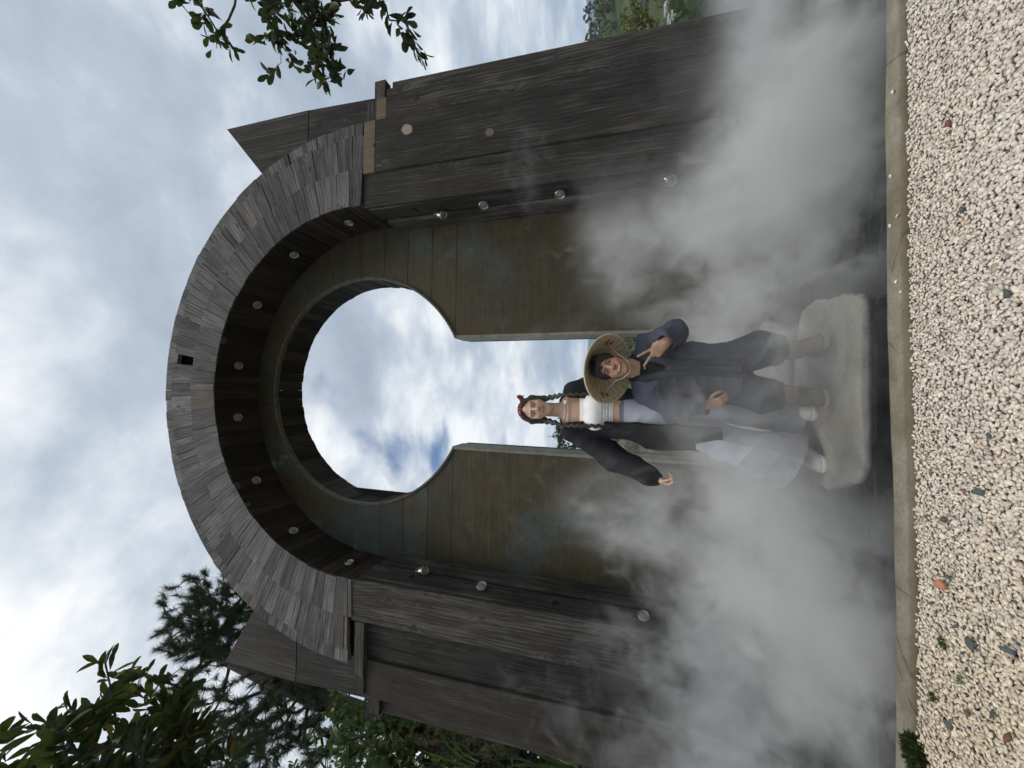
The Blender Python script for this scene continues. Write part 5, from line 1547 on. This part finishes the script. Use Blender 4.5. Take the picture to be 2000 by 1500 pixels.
    f.cone((-0.14, 2.69, 1.455), sh[0] + (0.0, 0.0, 0.004), 0.058, 0.064, 0.03); f.cone((-0.14, 2.69, 1.455), sh[1], 0.058, 0.064, 0.03)
    f.chain([sh[0], elL + (0.01, 0, -0.01), wrL + (0.012, 0.008, 0.03)], [0.068, 0.086, 0.074], 0.05); f.cone(wrL + np.array((0.008, 0.006, 0.045)), wrL + np.array((0, -0.004, -0.008)), 0.062, 0.048, 0.015)
    f.chain([sh[1], elR, wrR], [0.066, 0.064, 0.05], 0.03)
    # opening down the front, neck opening, inside hollow
    f.cone((-0.138, 2.55, 1.60), (-0.122, 2.545, 1.12), 0.095, 0.075, 0.012, True); f.cone((-0.122, 2.545, 1.12), (-0.11, 2.50, 0.40), 0.075, 0.10, 0.012, True)
    f.cone((-0.137, 2.64, 1.60), (-0.137, 2.65, 1.42), 0.078, 0.082, 0.02, True)
    f.cone((-0.137, 2.67, 1.44), (-0.135, 2.665, 1.10), 0.124, 0.122, 0.01, True, fl=1.4)
    f.cone((-0.137, 2.67, 1.12), (-0.16, 2.67, 0.40), 0.128, 0.178, 0.01, True, fl=1.35)
    f.plane_cut((0, 0, 0.525), (0, 0, -1.0))
    figure_mesh('cardigan', f, M_KNIT, root, shade_by((0.026, 0.026, 0.029), 12, 0.14, 16), (0.018, 14, 14, (0.8, 0, 0.3)), 1)

    # white trainers
    def shoe(name, heel, toe, h0=0.0):
        heel, toe = np.array(heel, float), np.array(toe, float); d = toe - heel; L = np.linalg.norm(d); d /= L; s_ = np.array((-d[1], d[0], 0)); mid = heel + d * L * 0.5
        M = np.column_stack([s_, d, (0, 0, 1)])
        f = Field(np.minimum(heel, toe) - 0.09, np.maximum(heel, toe) + np.array((0.09, 0.09, 0.16)), 0.004)
        f.cone(heel + d * 0.04 + (0, 0, 0.018), toe - d * 0.045 + (0, 0, 0.018), 0.040, 0.048, 0.01); f.plane_cut((0, 0, h0 + 0.001), (0, 0, -1.0)); f.plane_cut((0, 0, h0 + 0.030), (0, 0, 1.0))
        figure_mesh(name + '_sole' if False else 'sole', f, M_LEATHER, root, (0.55, 0.54, 0.51), None, 1)
        f = Field(np.minimum(heel, toe) - 0.09, np.maximum(heel, toe) + np.array((0.09, 0.09, 0.2)), 0.004)
        f.ell(heel + d * 0.055 + (0, 0, 0.06), (0.037, 0.050, 0.062), M, 0.02); f.cone(heel + d * 0.06 + (0, 0, 0.07), toe - d * 0.055 + (0, 0, 0.036), 0.040, 0.040, 0.03); f.ell(toe - d * 0.06 + (0, 0, 0.032), (0.045, 0.056, 0.034), M, 0.02)
        f.ell(heel + d * 0.05 + (0, 0, 0.125), (0.028, 0.036, 0.04), M, 0.01, True)
        for i in range(4): f.cone(heel + d * (0.105 + 0.025 * i) - s_ * 0.03 + (0, 0, 0.098 - 0.012 * i), heel + d * (0.105 + 0.025 * i) + s_ * 0.03 + (0, 0, 0.098 - 0.012 * i), 0.004, 0.004, 0.003)
        f.plane_cut((0, 0, h0 + 0.020), (0, 0, -1.0))
        figure_mesh('shoe', f, M_LEATHER, root, shade_by((0.48, 0.47, 0.46), 3, 0.10, 30), None, 1)
    shoe('shoe', (-0.37, 2.83, 0.0), (-0.40, 2.555, 0.0)); shoe('shoe', (-0.085, 2.95, 0.0), (-0.12, 2.68, 0.0))
woman()

# ===== the man, knees bent and leaning in
def man():
    root = empty('person', (0.13, 2.62, 0.0))
    tag(root, 'person with knees bent in a conical straw hat and navy jacket, making a two-finger sign', 'person')
    hc = np.array((0.143, 2.40, 1.163)); hs = 0.94
    HM = rotm(x=-4, y=7, z=-3)
    skin = (0.40, 0.235, 0.155)
    b = Field((-0.24, 2.10, 0.02), (0.52, 2.86, 1.32), 0.0042)
    add_head(b, hc, HM, hs, smile=1.0, male=True)
    b.cone(hc + np.array((0.0, 0.035, -0.05)), (0.137, 2.50, 0.985), 0.052, 0.058, 0.025)
    shR, shL = np.array((0.285, 2.50, 0.955)), np.array((-0.005, 2.52, 0.965))
    b.cone((0.137, 2.51, 0.985), shR, 0.055, 0.055, 0.03); b.cone((0.137, 2.51, 0.985), shL, 0.055, 0.055, 0.03)
    b.cone((0.137, 2.50, 0.92), (0.13, 2.60, 0.66), 0.13, 0.12, 0.05, fl=1.35); b.cone((0.13, 2.60, 0.66), (0.13, 2.65, 0.52), 0.12, 0.14, 0.05, fl=1.2)
    kR, kL = (0.235, 2.47, 0.36), (-0.005, 2.47, 0.36)
    aR, aL = (0.262, 2.73, 0.09), (-0.005, 2.73, 0.09)
    b.chain([(0.20, 2.64, 0.54), kR, aR], [0.085, 0.058, 0.042], 0.03); b.chain([(0.06, 2.64, 0.54), kL, aL], [0.085, 0.058, 0.042], 0.03)
    elR, wrR = np.array((0.338, 2.40, 0.805)), np.array((0.268, 2.285, 0.872))
    elL, wrL = np.array((-0.10, 2.45, 0.80)), np.array((-0.070, 2.40, 0.640))
    b.chain([shR, elR, wrR], [0.05, 0.038, 0.027], 0.02); b.chain([shL, elL, wrL], [0.05, 0.038, 0.027], 0.02)
    # two fingers up, back of the hand to the front
    add_hand(b, wrR, (-0.62, -0.16, 0.60), (0.05, -1, -0.2), (0.62, 0.1, 0.75), [((6, 8, 6), 17), ((2, 6, 5), -13), ((78, 92, 55), -4), ((82, 92, 55), -8)], 0.92,
             [((0.7, 0.35, -0.6), 0.036), ((0.75, -0.35, -0.6), 0.030), ((0.5, -0.7, -0.5), 0.024)], 0.005)
    add_hand(b, wrL, (0.25, -0.25, -0.9), (-0.5, -0.9, 0.1), (0.75, -0.5, 0.1), [((35, 45, 30), 3), ((38, 48, 30), 0), ((40, 50, 30), -2), ((45, 50, 30), -4)], 0.84)
    figure_mesh('body', b, M_SKIN, root, lambda V: face_colours(V, hc, HM, hs, skin, (0.30, 0.12, 0.09), (0.02, 0.014, 0.011), 1.0), None, 1)
    eyes(root, hc, HM, hs, (0.03, 0.018, 0.012))
    def H(p): return hc + hs * (HM @ np.array(p, float))
    # black hair with a fringe falling over the brow
    f = Field((-0.02, 2.22, 1.02), (0.32, 2.60, 1.32), 0.0036)
    f.ell(H((0, 0.028, 0.040)), np.array((0.086, 0.104, 0.100)) * hs, HM, 0.01)
    f.ell(H((0, -0.075, -0.012)), np.array((0.064, 0.052, 0.080)) * hs, HM, 0.006, True)
    f.ell(H((0, -0.01, -0.11)), np.array((0.09, 0.10, 0.06)) * hs, HM, 0.01, True)
    g = np.random.default_rng(4)
    for i in range(15):
        x = -0.062 + 0.124 * i / 14; z1 = 0.030 + 0.026 * abs(x) / 0.062 * g.uniform(0.2, 0.8) + g.uniform(-0.004, 0.016) + (0.02 if abs(x - 0.012) < 0.014 else 0)
        if abs(x) > 0.05: z1 = -0.012
        f.chain([H((x * 0.8, -0.050, 0.108)), H((x, -0.083 + 0.35 * abs(x), 0.078)), H((x * 1.12 + g.uniform(-.006, .006), -0.090 + 0.4 * abs(x), z1))], [0.013, 0.0105, 0.003], 0.006)
    figure_mesh('hair', f, M_HAIR, root, shade_by((0.011, 0.010, 0.010), 6, 0.4, 60), None, 0)

    # conical straw hat worn tipped back, seen from below
    ax = np.array((0.10, 0.62, 0.78)); ax /= np.linalg.norm(ax)
    hr = empty('hat', (0, 0, 0)); hr.parent = root; hr.location = -world_of(root)
    rc = np.array((0.133, 2.440, 1.178))
    RR, HH = 0.212, 0.150
    def lat(off, n=44):
        p = []
        for i in range(n + 1):
            t_ = i / n; r = RR * (1 - t_); z = HH * (t_ ** 0.92)
            p.append((max(r - off, 0.0005), z - off * 0.6 + 0.0014 * (1 if i % 3 == 0 else 0) * (1 if off > 0 else -1)))
        return p
    bpy.data.objects.remove(hr)
    outer = lathe(lat(0.0), 96, (rc, ax)); inner = lathe(lat(0.004), 96, (rc, ax)); inner = (inner[0], inner[1][:, ::-1])
    V, F = join([outer, inner])
    L = V - rc; h = L @ ax; rad = np.linalg.norm(L - h[:, None] * ax, axis=1)
    u = np.array(Vector(ax).orthogonal().normalized()); w_ = np.cross(ax, u); ang = np.arctan2(L @ w_, L @ u)
    st = 0.85 + 0.15 * np.sin(ang * 64) + 0.08 * np.sin(ang * 171 + rad * 90); band = np.where(np.sin(rad * 2 * np.pi / 0.0145) > 0.75, 0.70, 1.0)
    C = np.array((0.62, 0.52, 0.33)) * (st * band)[:, None]
    hat = link('straw_hat', np_mesh('straw_hat', V, F, C), M_STRAW, root, smooth=True)
    rimp = [rc + RR * (math.cos(a) * u + math.sin(a) * w_) for a in np.linspace(0, 2 * math.pi, 73)]
    V, F = tubes([(rimp, np.full(73, 0.0045))], 8)
    link('rim', np_mesh('rim', V, F, np.tile(np.array((0.62, 0.55, 0.39)), (len(V), 1))), M_STRAW, hat, True, True)
    # red stitching and frayed white cord ends where the chin strap is tied on
    right = np.array((1.0, 0, 0)); right = right - ax * (right @ ax); right /= np.linalg.norm(right); down = np.cross(ax, right); down = down if down[2] < 0 else -down
    def cone_pt(x, y, off=0.007):
        r = math.hypot(x, y); t_ = 1 - r / RR
        return rc + x * right + y * down + ax * (HH * max(t_, 0) ** 0.92 - off)
    red = []; cord = []; g = np.random.default_rng(9)
    for s in (-1, 1):
        for (a, b_) in (((0.150, -0.02), (0.172, 0.012)), ((0.172, -0.018), (0.148, 0.014)), ((0.140, 0.004), (0.182, 0.000)), ((0.150, 0.03), (0.172, 0.05)), ((0.172, 0.028), (0.15, 0.052)), ((0.160, 0.012), (0.160, 0.036))):
            red.append((np.array([cone_pt(s * a[0], a[1]), cone_pt(s * b_[0], b_[1])]), np.array([0.0024, 0.0024])))
        for k in range(9):
            p = cone_pt(s * (0.140 + g.uniform(-.01, .01)), 0.045 + g.uniform(-.012, .012), 0.010)
            cord.append((np.array([p, p + np.array((-s * g.uniform(0.0, 0.03), -0.01, -0.012)) + g.normal(size=3) * 0.008]), np.array([0.0016, 0.0008])))
    for h_ in (red[:6], red[6:]):
        V, F = tubes(h_, 5); link('red_stitching', np_mesh('red_stitching', V, F, np.tile(np.array((0.33, 0.035, 0.03)), (len(V), 1))), M_CLOTH, hat)
    chin = H((0, -0.055, -0.122))
    for s in (-1, 1):
        a = cone_pt(s * 0.140, 0.04, 0.008); pts = [a, H((s * 0.082, -0.03, -0.04)), H((s * 0.060, -0.045, -0.085)), H((s * 0.028, -0.058, -0.113)), chin]
        pts = np.array(pts); tt = np.linspace(0, 4, 17); P = np.column_stack([np.interp(tt, range(5), pts[:, i]) for i in range(3)])
        cord.append((P, np.full(17, 0.0021)))
    V, F = tubes(cord, 5); link('chin_cord', np_mesh('chin_cord', V, F, np.tile(np.array((0.62, 0.57, 0.48)), (len(V), 1))), M_CLOTH, hat)

    # loose navy jacket over a black tee
    f = Field((-0.26, 2.12, 0.38), (0.54, 2.90, 1.06), 0.005)
    f.cone((0.137, 2.50, 0.93), (0.13, 2.56, 0.72), 0.155, 0.165, 0.05, fl=1.2); f.cone((0.13, 2.56, 0.72), (0.12, 2.59, 0.44), 0.165, 0.192, 0.05, fl=1.08)
    f.cone((0.137, 2.51, 0.985), shR + (0, 0, 0.003), 0.064, 0.068, 0.03); f.cone((0.137, 2.51, 0.985), shL + (0, 0, 0.003), 0.064, 0.068, 0.03)
    f.chain([shR, elR], [0.072, 0.076], 0.03); f.cone(elR, wrR + np.array((0.020, 0.016, -0.018)), 0.074, 0.058, 0.02)
    f.chain([shL, elL], [0.072, 0.074], 0.03); f.cone(elL, wrL + np.array((0, 0.008, 0.02)), 0.072, 0.062, 0.02)
    dv = (wrR - elR) / np.linalg.norm(wrR - elR)
    f.cone(wrR - dv * 0.022, wrR + dv * 0.06, 0.044, 0.050, 0.006, True)
    dl = (wrL - elL) / np.linalg.norm(wrL - elL); f.cone(wrL - dl * 0.012, wrL + dl * 0.06, 0.05, 0.055, 0.006, True)
    f.cone((0.137, 2.42, 1.10), (0.135, 2.30, 0.80), 0.090, 0.050, 0.012, True); f.cone((0.135, 2.34, 0.82), (0.132, 2.34, 0.36), 0.030, 0.042, 0.01, True)
    f.cone((0.14, 2.46, 1.10), (0.137, 2.49, 0.96), 0.075, 0.078, 0.015, True)
    f.plane_cut((0, 0, 0.455), (0, 0, -1.0))
    figure_mesh('jacket', f, M_CLOTH, root, shade_by((0.062, 0.066, 0.088), 22, 0.12, 14), (0.021, 15, 24, (0.3, 0.2, 1)), 1)
    # lapel bands along the opening
    f = Field((-0.05, 2.20, 0.44), (0.32, 2.60, 1.10), 0.004)
    lp = [(0.075, 2.485, 1.045), (0.076, 2.385, 0.965), (0.100, 2.325, 0.86), (0.108, 2.335, 0.70), (0.100, 2.355, 0.47)]; rp = [(0.200, 2.485, 1.045), (0.198, 2.385, 0.965), (0.172, 2.325, 0.86), (0.160, 2.335, 0.70), (0.165, 2.355, 0.47)]
    f.chain(lp, [0.020, 0.022, 0.022, 0.020, 0.018], 0.008, 1.0); f.chain(rp, [0.020, 0.022, 0.022, 0.020, 0.018], 0.008, 1.0)
    figure_mesh('lapel', f, M_CLOTH, root, shade_by((0.030, 0.032, 0.042), 25, 0.1, 14), None, 2)
    f = Field((-0.06, 2.26, 0.44), (0.34, 2.75, 1.04), 0.005)
    f.cone((0.137, 2.50, 0.94), (0.13, 2.56, 0.72), 0.146, 0.150, 0.05, fl=1.22); f.cone((0.13, 2.56, 0.72), (0.13, 2.60, 0.50), 0.150, 0.155, 0.05, fl=1.15)
    f.cone((0.14, 2.36, 1.08), (0.136, 2.38, 0.975), 0.060, 0.030, 0.01, True); f.plane_cut((0, 0, 1.00), (0, 0, 1.0))
    figure_mesh('dark_shirt', f, M_CLOTH, root, shade_by((0.020, 0.021, 0.022), 27, 0.1, 14), (0.003, 26, 28, (0.5, 0, 1)), 1)
    # wide dark trousers
    f = Field((-0.26, 2.26, 0.12), (0.52, 2.92, 0.66), 0.005)
    f.cone((0.13, 2.64, 0.62), (0.13, 2.65, 0.50), 0.15, 0.16, 0.05, fl=1.15)
    f.chain([(0.205, 2.63, 0.52), np.array(kR) + (0.005, 0.02, 0), (0.268, 2.705, 0.20)], [0.105, 0.104, 0.092], 0.03)
    f.chain([(0.055, 2.63, 0.52), np.array(kL) + (-0.005, 0.02, 0), (-0.014, 2.705, 0.20)], [0.105, 0.104, 0.092], 0.03)
    f.plane_cut((0, 0, 0.185), (0, 0, -1.0)); f.cone((0.268, 2.71, 0.25), (0.266, 2.715, 0.12), 0.06, 0.075, 0.005, True); f.cone((-0.012, 2.71, 0.25), (-0.010, 2.715, 0.12), 0.06, 0.075, 0.005, True)
    figure_mesh('trousers', f, M_CLOTH, root, shade_by((0.042, 0.046, 0.060), 32, 0.12, 14), (0.022, 15, 34, (0, 0, 1)), 1)
    # brown suede boots with folded leg wraps
    def boot(ank, toe):
        a = np.array(ank, float); toe = np.array(toe, float); heel = np.array((a[0], a[1] + 0.035, 0)); d = toe - heel; L = np.linalg.norm(d); d /= L; s_ = np.array((-d[1], d[0], 0)); M = np.column_stack([s_, d, (0, 0, 1)])
        f = Field(np.minimum(heel, toe) - 0.1, np.maximum(heel, toe) + np.array((0.1, 0.1, 0.3)), 0.004)
        f.cone((a[0], a[1], 0.26), (a[0], a[1], 0.08), 0.052, 0.050, 0.02)
        for z, r in ((0.165, 0.062), (0.135, 0.060), (0.19, 0.060)): f.ell((a[0], a[1], z), (r, r, 0.016), None, 0.012)
        f.ell(heel + d * 0.05 + (0, 0, 0.055), (0.041, 0.055, 0.055), M, 0.02); f.cone(heel + d * 0.07 + (0, 0, 0.085), toe - d * 0.06 + (0, 0, 0.042), 0.044, 0.042, 0.03); f.ell(toe - d * 0.065 + (0, 0, 0.040), (0.050, 0.062, 0.040), M, 0.02)
        for i in range(4): f.cone(heel + d * (0.115 + 0.024 * i) - s_ * 0.03 + (0, 0, 0.112 - 0.013 * i), heel + d * (0.115 + 0.024 * i) + s_ * 0.03 + (0, 0, 0.112 - 0.013 * i), 0.0045, 0.0045, 0.003)
        f.plane_cut((0, 0, 0.022), (0, 0, -1.0))
        figure_mesh('boot', f, M_LEATHER, root, shade_by((0.165, 0.115, 0.085), 41, 0.12, 25), None, 1)
        f = Field(np.minimum(heel, toe) - 0.09, np.maximum(heel, toe) + np.array((0.09, 0.09, 0.1)), 0.004)
        f.cone(heel + d * 0.045 + (0, 0, 0.018), toe - d * 0.05 + (0, 0, 0.018), 0.044, 0.053, 0.01); f.plane_cut((0, 0, 0.001), (0, 0, -1.0)); f.plane_cut((0, 0, 0.026), (0, 0, 1.0))
        figure_mesh('sole', f, M_LEATHER, root, (0.30, 0.26, 0.21), None, 1)
    boot(aR, (0.300, 2.545, 0.0)); boot(aL, (-0.03, 2.535, 0.0))
man()
# ------------------------------------------------------------------ sky, sun, mist, haze, camera
SUN_EL, SUN_AZ = 70.0, 196.0          # azimuth from +Y towards +X
world = bpy.data.worlds.new("World"); scene.world = world
world.use_nodes = True
t = world.node_tree; t.nodes.clear()
wo = nd(t, 'ShaderNodeOutputWorld')
sky = nd(t, 'ShaderNodeTexSky', sky_type='NISHITA', sun_disc=False, sun_elevation=R(SUN_EL), sun_rotation=R(SUN_AZ), air_density=1.0, dust_density=1.2, ozone_density=1.3)
dirv = nd(t, 'ShaderNodeTexCoord').outputs['Generated']
sp = nd(t, 'ShaderNodeSeparateXYZ', {0: dirv})
zc = mathn(t, 'ADD', mathn(t, 'MAXIMUM', sp.outputs[2], 0.0), 0.22)
cv = nd(t, 'ShaderNodeCombineXYZ', {0: mathn(t, 'DIVIDE', sp.outputs[0], zc), 1: mathn(t, 'DIVIDE', sp.outputs[1], zc), 2: 3.7}).outputs[0]
cvr = nd(t, 'ShaderNodeMapping', {0: cv, 1: (1.3, 0.4, 0.0), 2: (0, 0, R(32)), 3: (1.0, 1.12, 1.0)}).outputs[0]
n1 = noise(t, cvr, 1.5, 8.0, 0.52, 0.25)
n2 = noise(t, nd(t, 'ShaderNodeMapping', {0: cvr, 1: (4.1, 2.2, 1.0)}).outputs[0], 1.25, 8.0, 0.5, 0.15)
n3 = noise(t, nd(t, 'ShaderNodeMapping', {0: cvr, 1: (9.1, 5.2, 2.0)}).outputs[0], 4.0, 8.0, 0.6, 0.15)
cover = maprange(t, n1, 0.285, 0.375, 0.0, 1.0, True)
lowb = maprange(t, sp.outputs[2], 0.02, 0.25, 0.55, 0.0, True)
shade = mathn(t, 'ADD', mathn(t, 'MULTIPLY', n2, 0.62), mathn(t, 'MULTIPLY', n3, 0.38))
cc = ramp(t, shade, [(0.37, (3.4, 3.95, 4.75)), (0.46, (4.6, 5.2, 6.0)), (0.52, (6.7, 7.1, 7.6)), (0.59, (9.4, 9.5, 9.5))])
skyc = mixc(t, 1.0, sky.outputs[0], (0.8, 0.95, 1.12), 'MULTIPLY')
mixed = mixc(t, cover, skyc, cc)
bg = nd(t, 'ShaderNodeBackground', {'Color': mixed, 'Strength': 0.1})
t.links.new(bg.outputs[0], wo.inputs['Surface'])

sl = bpy.data.lights.new('sun', 'SUN'); sl.energy = 1.7; sl.angle = R(16); sl.color = (1.0, 0.94, 0.85)
so = bpy.data.objects.new('sun', sl); COL.objects.link(so)
d = Vector((math.sin(R(SUN_AZ)) * math.cos(R(SUN_EL)), math.cos(R(SUN_AZ)) * math.cos(R(SUN_EL)), math.sin(R(SUN_EL))))
so.rotation_euler = d.to_track_quat('Z', 'Y').to_euler(); so.location = d * 60

def closed_box(name, lo, hi, mat, kind):
    x0, y0, z0 = lo; x1, y1, z1 = hi
    V = [(x, y, z) for x in (x0, x1) for y in (y0, y1) for z in (z0, z1)]
    F = [[0, 1, 3, 2], [4, 6, 7, 5], [0, 4, 5, 1], [2, 3, 7, 6], [0, 2, 6, 4], [1, 5, 7, 3]]
    o = link(name, np_mesh(name, V, F), mat); tag(o, kind=kind); return o

# mist drifting off the pool
def mist_mat():
    m, t, out = newmat('pool mist')
    pos = nd(t, 'ShaderNodeNewGeometry').outputs['Position']
    s = nd(t, 'ShaderNodeSeparateXYZ', {0: pos})
    wv = nd(t, 'ShaderNodeMapping', {0: pos, 1: (MIST_OFF[0], MIST_OFF[1], MIST_OFF[2]), 3: (1.0, 1.0, 0.8)}).outputs[0]
    a0 = noise(t, wv, 1.2, 2.0, 0.5, 0.5)
    b0 = noise(t, nd(t, 'ShaderNodeMapping', {0: pos, 1: (3.1, 7.7, 1.3), 3: (1.0, 1.0, 0.85)}).outputs[0], 4.2, 5.0, 0.65, 0.9)
    a = mathn(t, 'ADD', mathn(t, 'MULTIPLY', a0, 0.52), mathn(t, 'MULTIPLY', b0, 0.48))
    h = mathn(t, 'ADD', s.outputs[2], 0.12)
    # layer hugging the water
    low = mathn(t, 'MULTIPLY', maprange(t, h, 0.0, 0.95, 1.0, 0.0, True), maprange(t, a, 0.445, 0.575, 0.03, 1.0, True))
    # ragged clouds lifting from it
    thr = maprange(t, h, 0.2, 2.2, 0.46, 0.62)
    up = maprange(t, mathn(t, 'SUBTRACT', a, thr), 0.0, 0.13, 0.0, 1.0, True)
    fade = maprange(t, h, 1.8, 2.6, 1.0, 0.0, True)
    up = mathn(t, 'MULTIPLY', up, fade)
    dens = mathn(t, 'ADD', mathn(t, 'MULTIPLY', low, MIST_LOW), mathn(t, 'MULTIPLY', up, MIST_UP))
    def blob(c, r, amt, dens, least=0.05):
        v = vmath(t, 'SUBTRACT', pos, c); v = vmath(t, 'DIVIDE', v, r)
        d = vmath(t, 'LENGTH', v)
        f = maprange(t, d, 0.1, 1.0, 1.0, 0.0, True)
        f = mathn(t, 'MULTIPLY', f, maprange(t, a, 0.42, 0.58, least, 1.0, True))
        return mathn(t, 'ADD', dens, mathn(t, 'MULTIPLY', f, amt))
    for c, r, amt in MIST_BLOBS:
        dens = blob(c, r, amt, dens)
    # thin where the air is drawn over the big slab
    for c, r, k in MIST_HOLES:
        v = vmath(t, 'DIVIDE', vmath(t, 'SUBTRACT', pos, c), r)
        dens = mathn(t, 'MULTIPLY', dens, maprange(t, mathn(t, 'SUBTRACT', vmath(t, 'LENGTH', v), mathn(t, 'MULTIPLY', mathn(t, 'SUBTRACT', a, 0.5), 1.6)), 0.55, 1.05, k, 1.0, True))
    # a thin even veil drifting past the two people
    for c, r, amt in MIST_VEILS:
        dens = blob(c, r, amt, dens, 0.35)
    # soft end towards the kerb and the sides of the box
    dens = mathn(t, 'MULTIPLY', dens, maprange(t, mathn(t, 'SUBTRACT', s.outputs[1], mathn(t, 'MULTIPLY', s.outputs[0], 0.028)), 2.055, 2.10, 0.0, 1.0, True))
    dens = mathn(t, 'MULTIPLY', dens, maprange(t, s.outputs[1], 4.7, 5.5, 1.0, 0.0, True))
    v = nd(t, 'ShaderNodeVolumePrincipled', {'Color': (0.93, 0.935, 0.935, 1), 'Density': mathn(t, 'MAXIMUM', dens, 0.0), 'Anisotropy': 0.15})
    t.links.new(v.outputs[0], out.inputs['Volume'])
    return m
MIST_OFF = (0.0, 0.0, 0.0); MIST_LOW = 1.9; MIST_UP = 1.6
MIST_BLOBS = [((2.0, 2.6, 0.05), (1.3, 0.7, 0.45), 3.4), ((-1.2, 2.5, 0.0), (0.9, 0.6, 0.4), 2.6), ((-0.95, 3.2, 1.0), (0.5, 0.5, 0.85), 2.4), ((1.5, 3.4, 1.0), (1.2, 0.6, 0.8), 1.3), ((0.03, 2.22, 0.52), (0.7, 0.2, 0.55), 6.0), ((0.62, 2.45, 0.0), (0.28, 0.3, 0.3), 4.0)]
MIST_VEILS = [((-0.1, 2.28, 0.42), (0.75, 0.26, 0.62), 2.3), ((0.1, 3.2, 0.3), (1.3, 0.6, 0.7), 0.7)]
MIST_HOLES = [((0.0, 2.55, -0.05), (0.85, 0.7, 0.42), 0.2), ((2.2, 2.6, 1.1), (0.9, 0.95, 0.95), 0.12), ((4.6, 5.0, 0.9), (1.4, 1.4, 1.0), 0.04), ((-0.05, 5.0, 1.1), (0.95, 1.5, 1.4), 0.03), ((3.3, 3.7, 1.12), (1.9, 2.1, 1.05), 0.04), ((0.12, 3.1, 1.2), (0.5, 1.3, 0.6), 0.1), ((-3.6, 3.7, 1.6), (1.5, 1.2, 0.8), 0.2), ((0.95, 3.1, 0.25), (0.25, 0.5, 0.35), 0.15)]
closed_box('mist', (-5.2, 1.90, -0.118), (5.2, 5.55, 2.55), mist_mat(), 'stuff')

# the air out to the far ridge
def haze_mat():
    m, t, out = newmat('thin haze')
    v = nd(t, 'ShaderNodeVolumePrincipled', {'Color': (0.62, 0.78, 1.0, 1), 'Density': 0.00040, 'Anisotropy': 0.0})
    t.links.new(v.outputs[0], out.inputs['Volume']); return m
closed_box('haze', (-2600, -2600, -8), (2600, 2600, 260), haze_mat(), 'stuff')

# camera: a phone held low and tilted up, turned on its side
F_PX, TILT, YAW, ROLL = 757.0, R(17.03), R(0.83), R(0.64)
cam = bpy.data.cameras.new('camera'); co = bpy.data.objects.new('camera', cam); COL.objects.link(co)
cam.sensor_width = 36.0; cam.lens = 36.0 * F_PX / 2000.0; cam.clip_start = 0.02; cam.clip_end = 9000
Hf = Vector((math.sin(YAW), math.cos(YAW), 0)); Rt = Vector((math.cos(YAW), -math.sin(YAW), 0)); Zu = Vector((0, 0, 1))
Fw = Hf * math.cos(TILT) + Zu * math.sin(TILT); Up = -Hf * math.sin(TILT) + Zu * math.cos(TILT)
r2 = Rt * math.cos(ROLL) + Up * math.sin(ROLL); u2 = -Rt * math.sin(ROLL) + Up * math.cos(ROLL)
X, Y, Z = -u2, r2, -Fw
co.matrix_world = Matrix(((X.x, Y.x, Z.x, 0), (X.y, Y.y, Z.y, 0), (X.z, Y.z, Z.z, 1.05), (0, 0, 0, 1)))
scene.camera = co

scene.render.engine = 'CYCLES'
scene.view_settings.view_transform = 'Standard'; scene.view_settings.look = 'None'
scene.view_settings.exposure = 0.22; scene.view_settings.gamma = 1.0
cy = scene.cycles
cy.max_bounces = 6; cy.diffuse_bounces = 3; cy.glossy_bounces = 3; cy.transmission_bounces = 4; cy.volume_bounces = 2; cy.transparent_max_bounces = 8
cy.use_denoising = True; cy.use_adaptive_sampling = True; cy.adaptive_threshold = 0.03
cy.volume_step_rate = 0.75; cy.volume_max_steps = 256
cy.caustics_reflective = False; cy.caustics_refractive = False
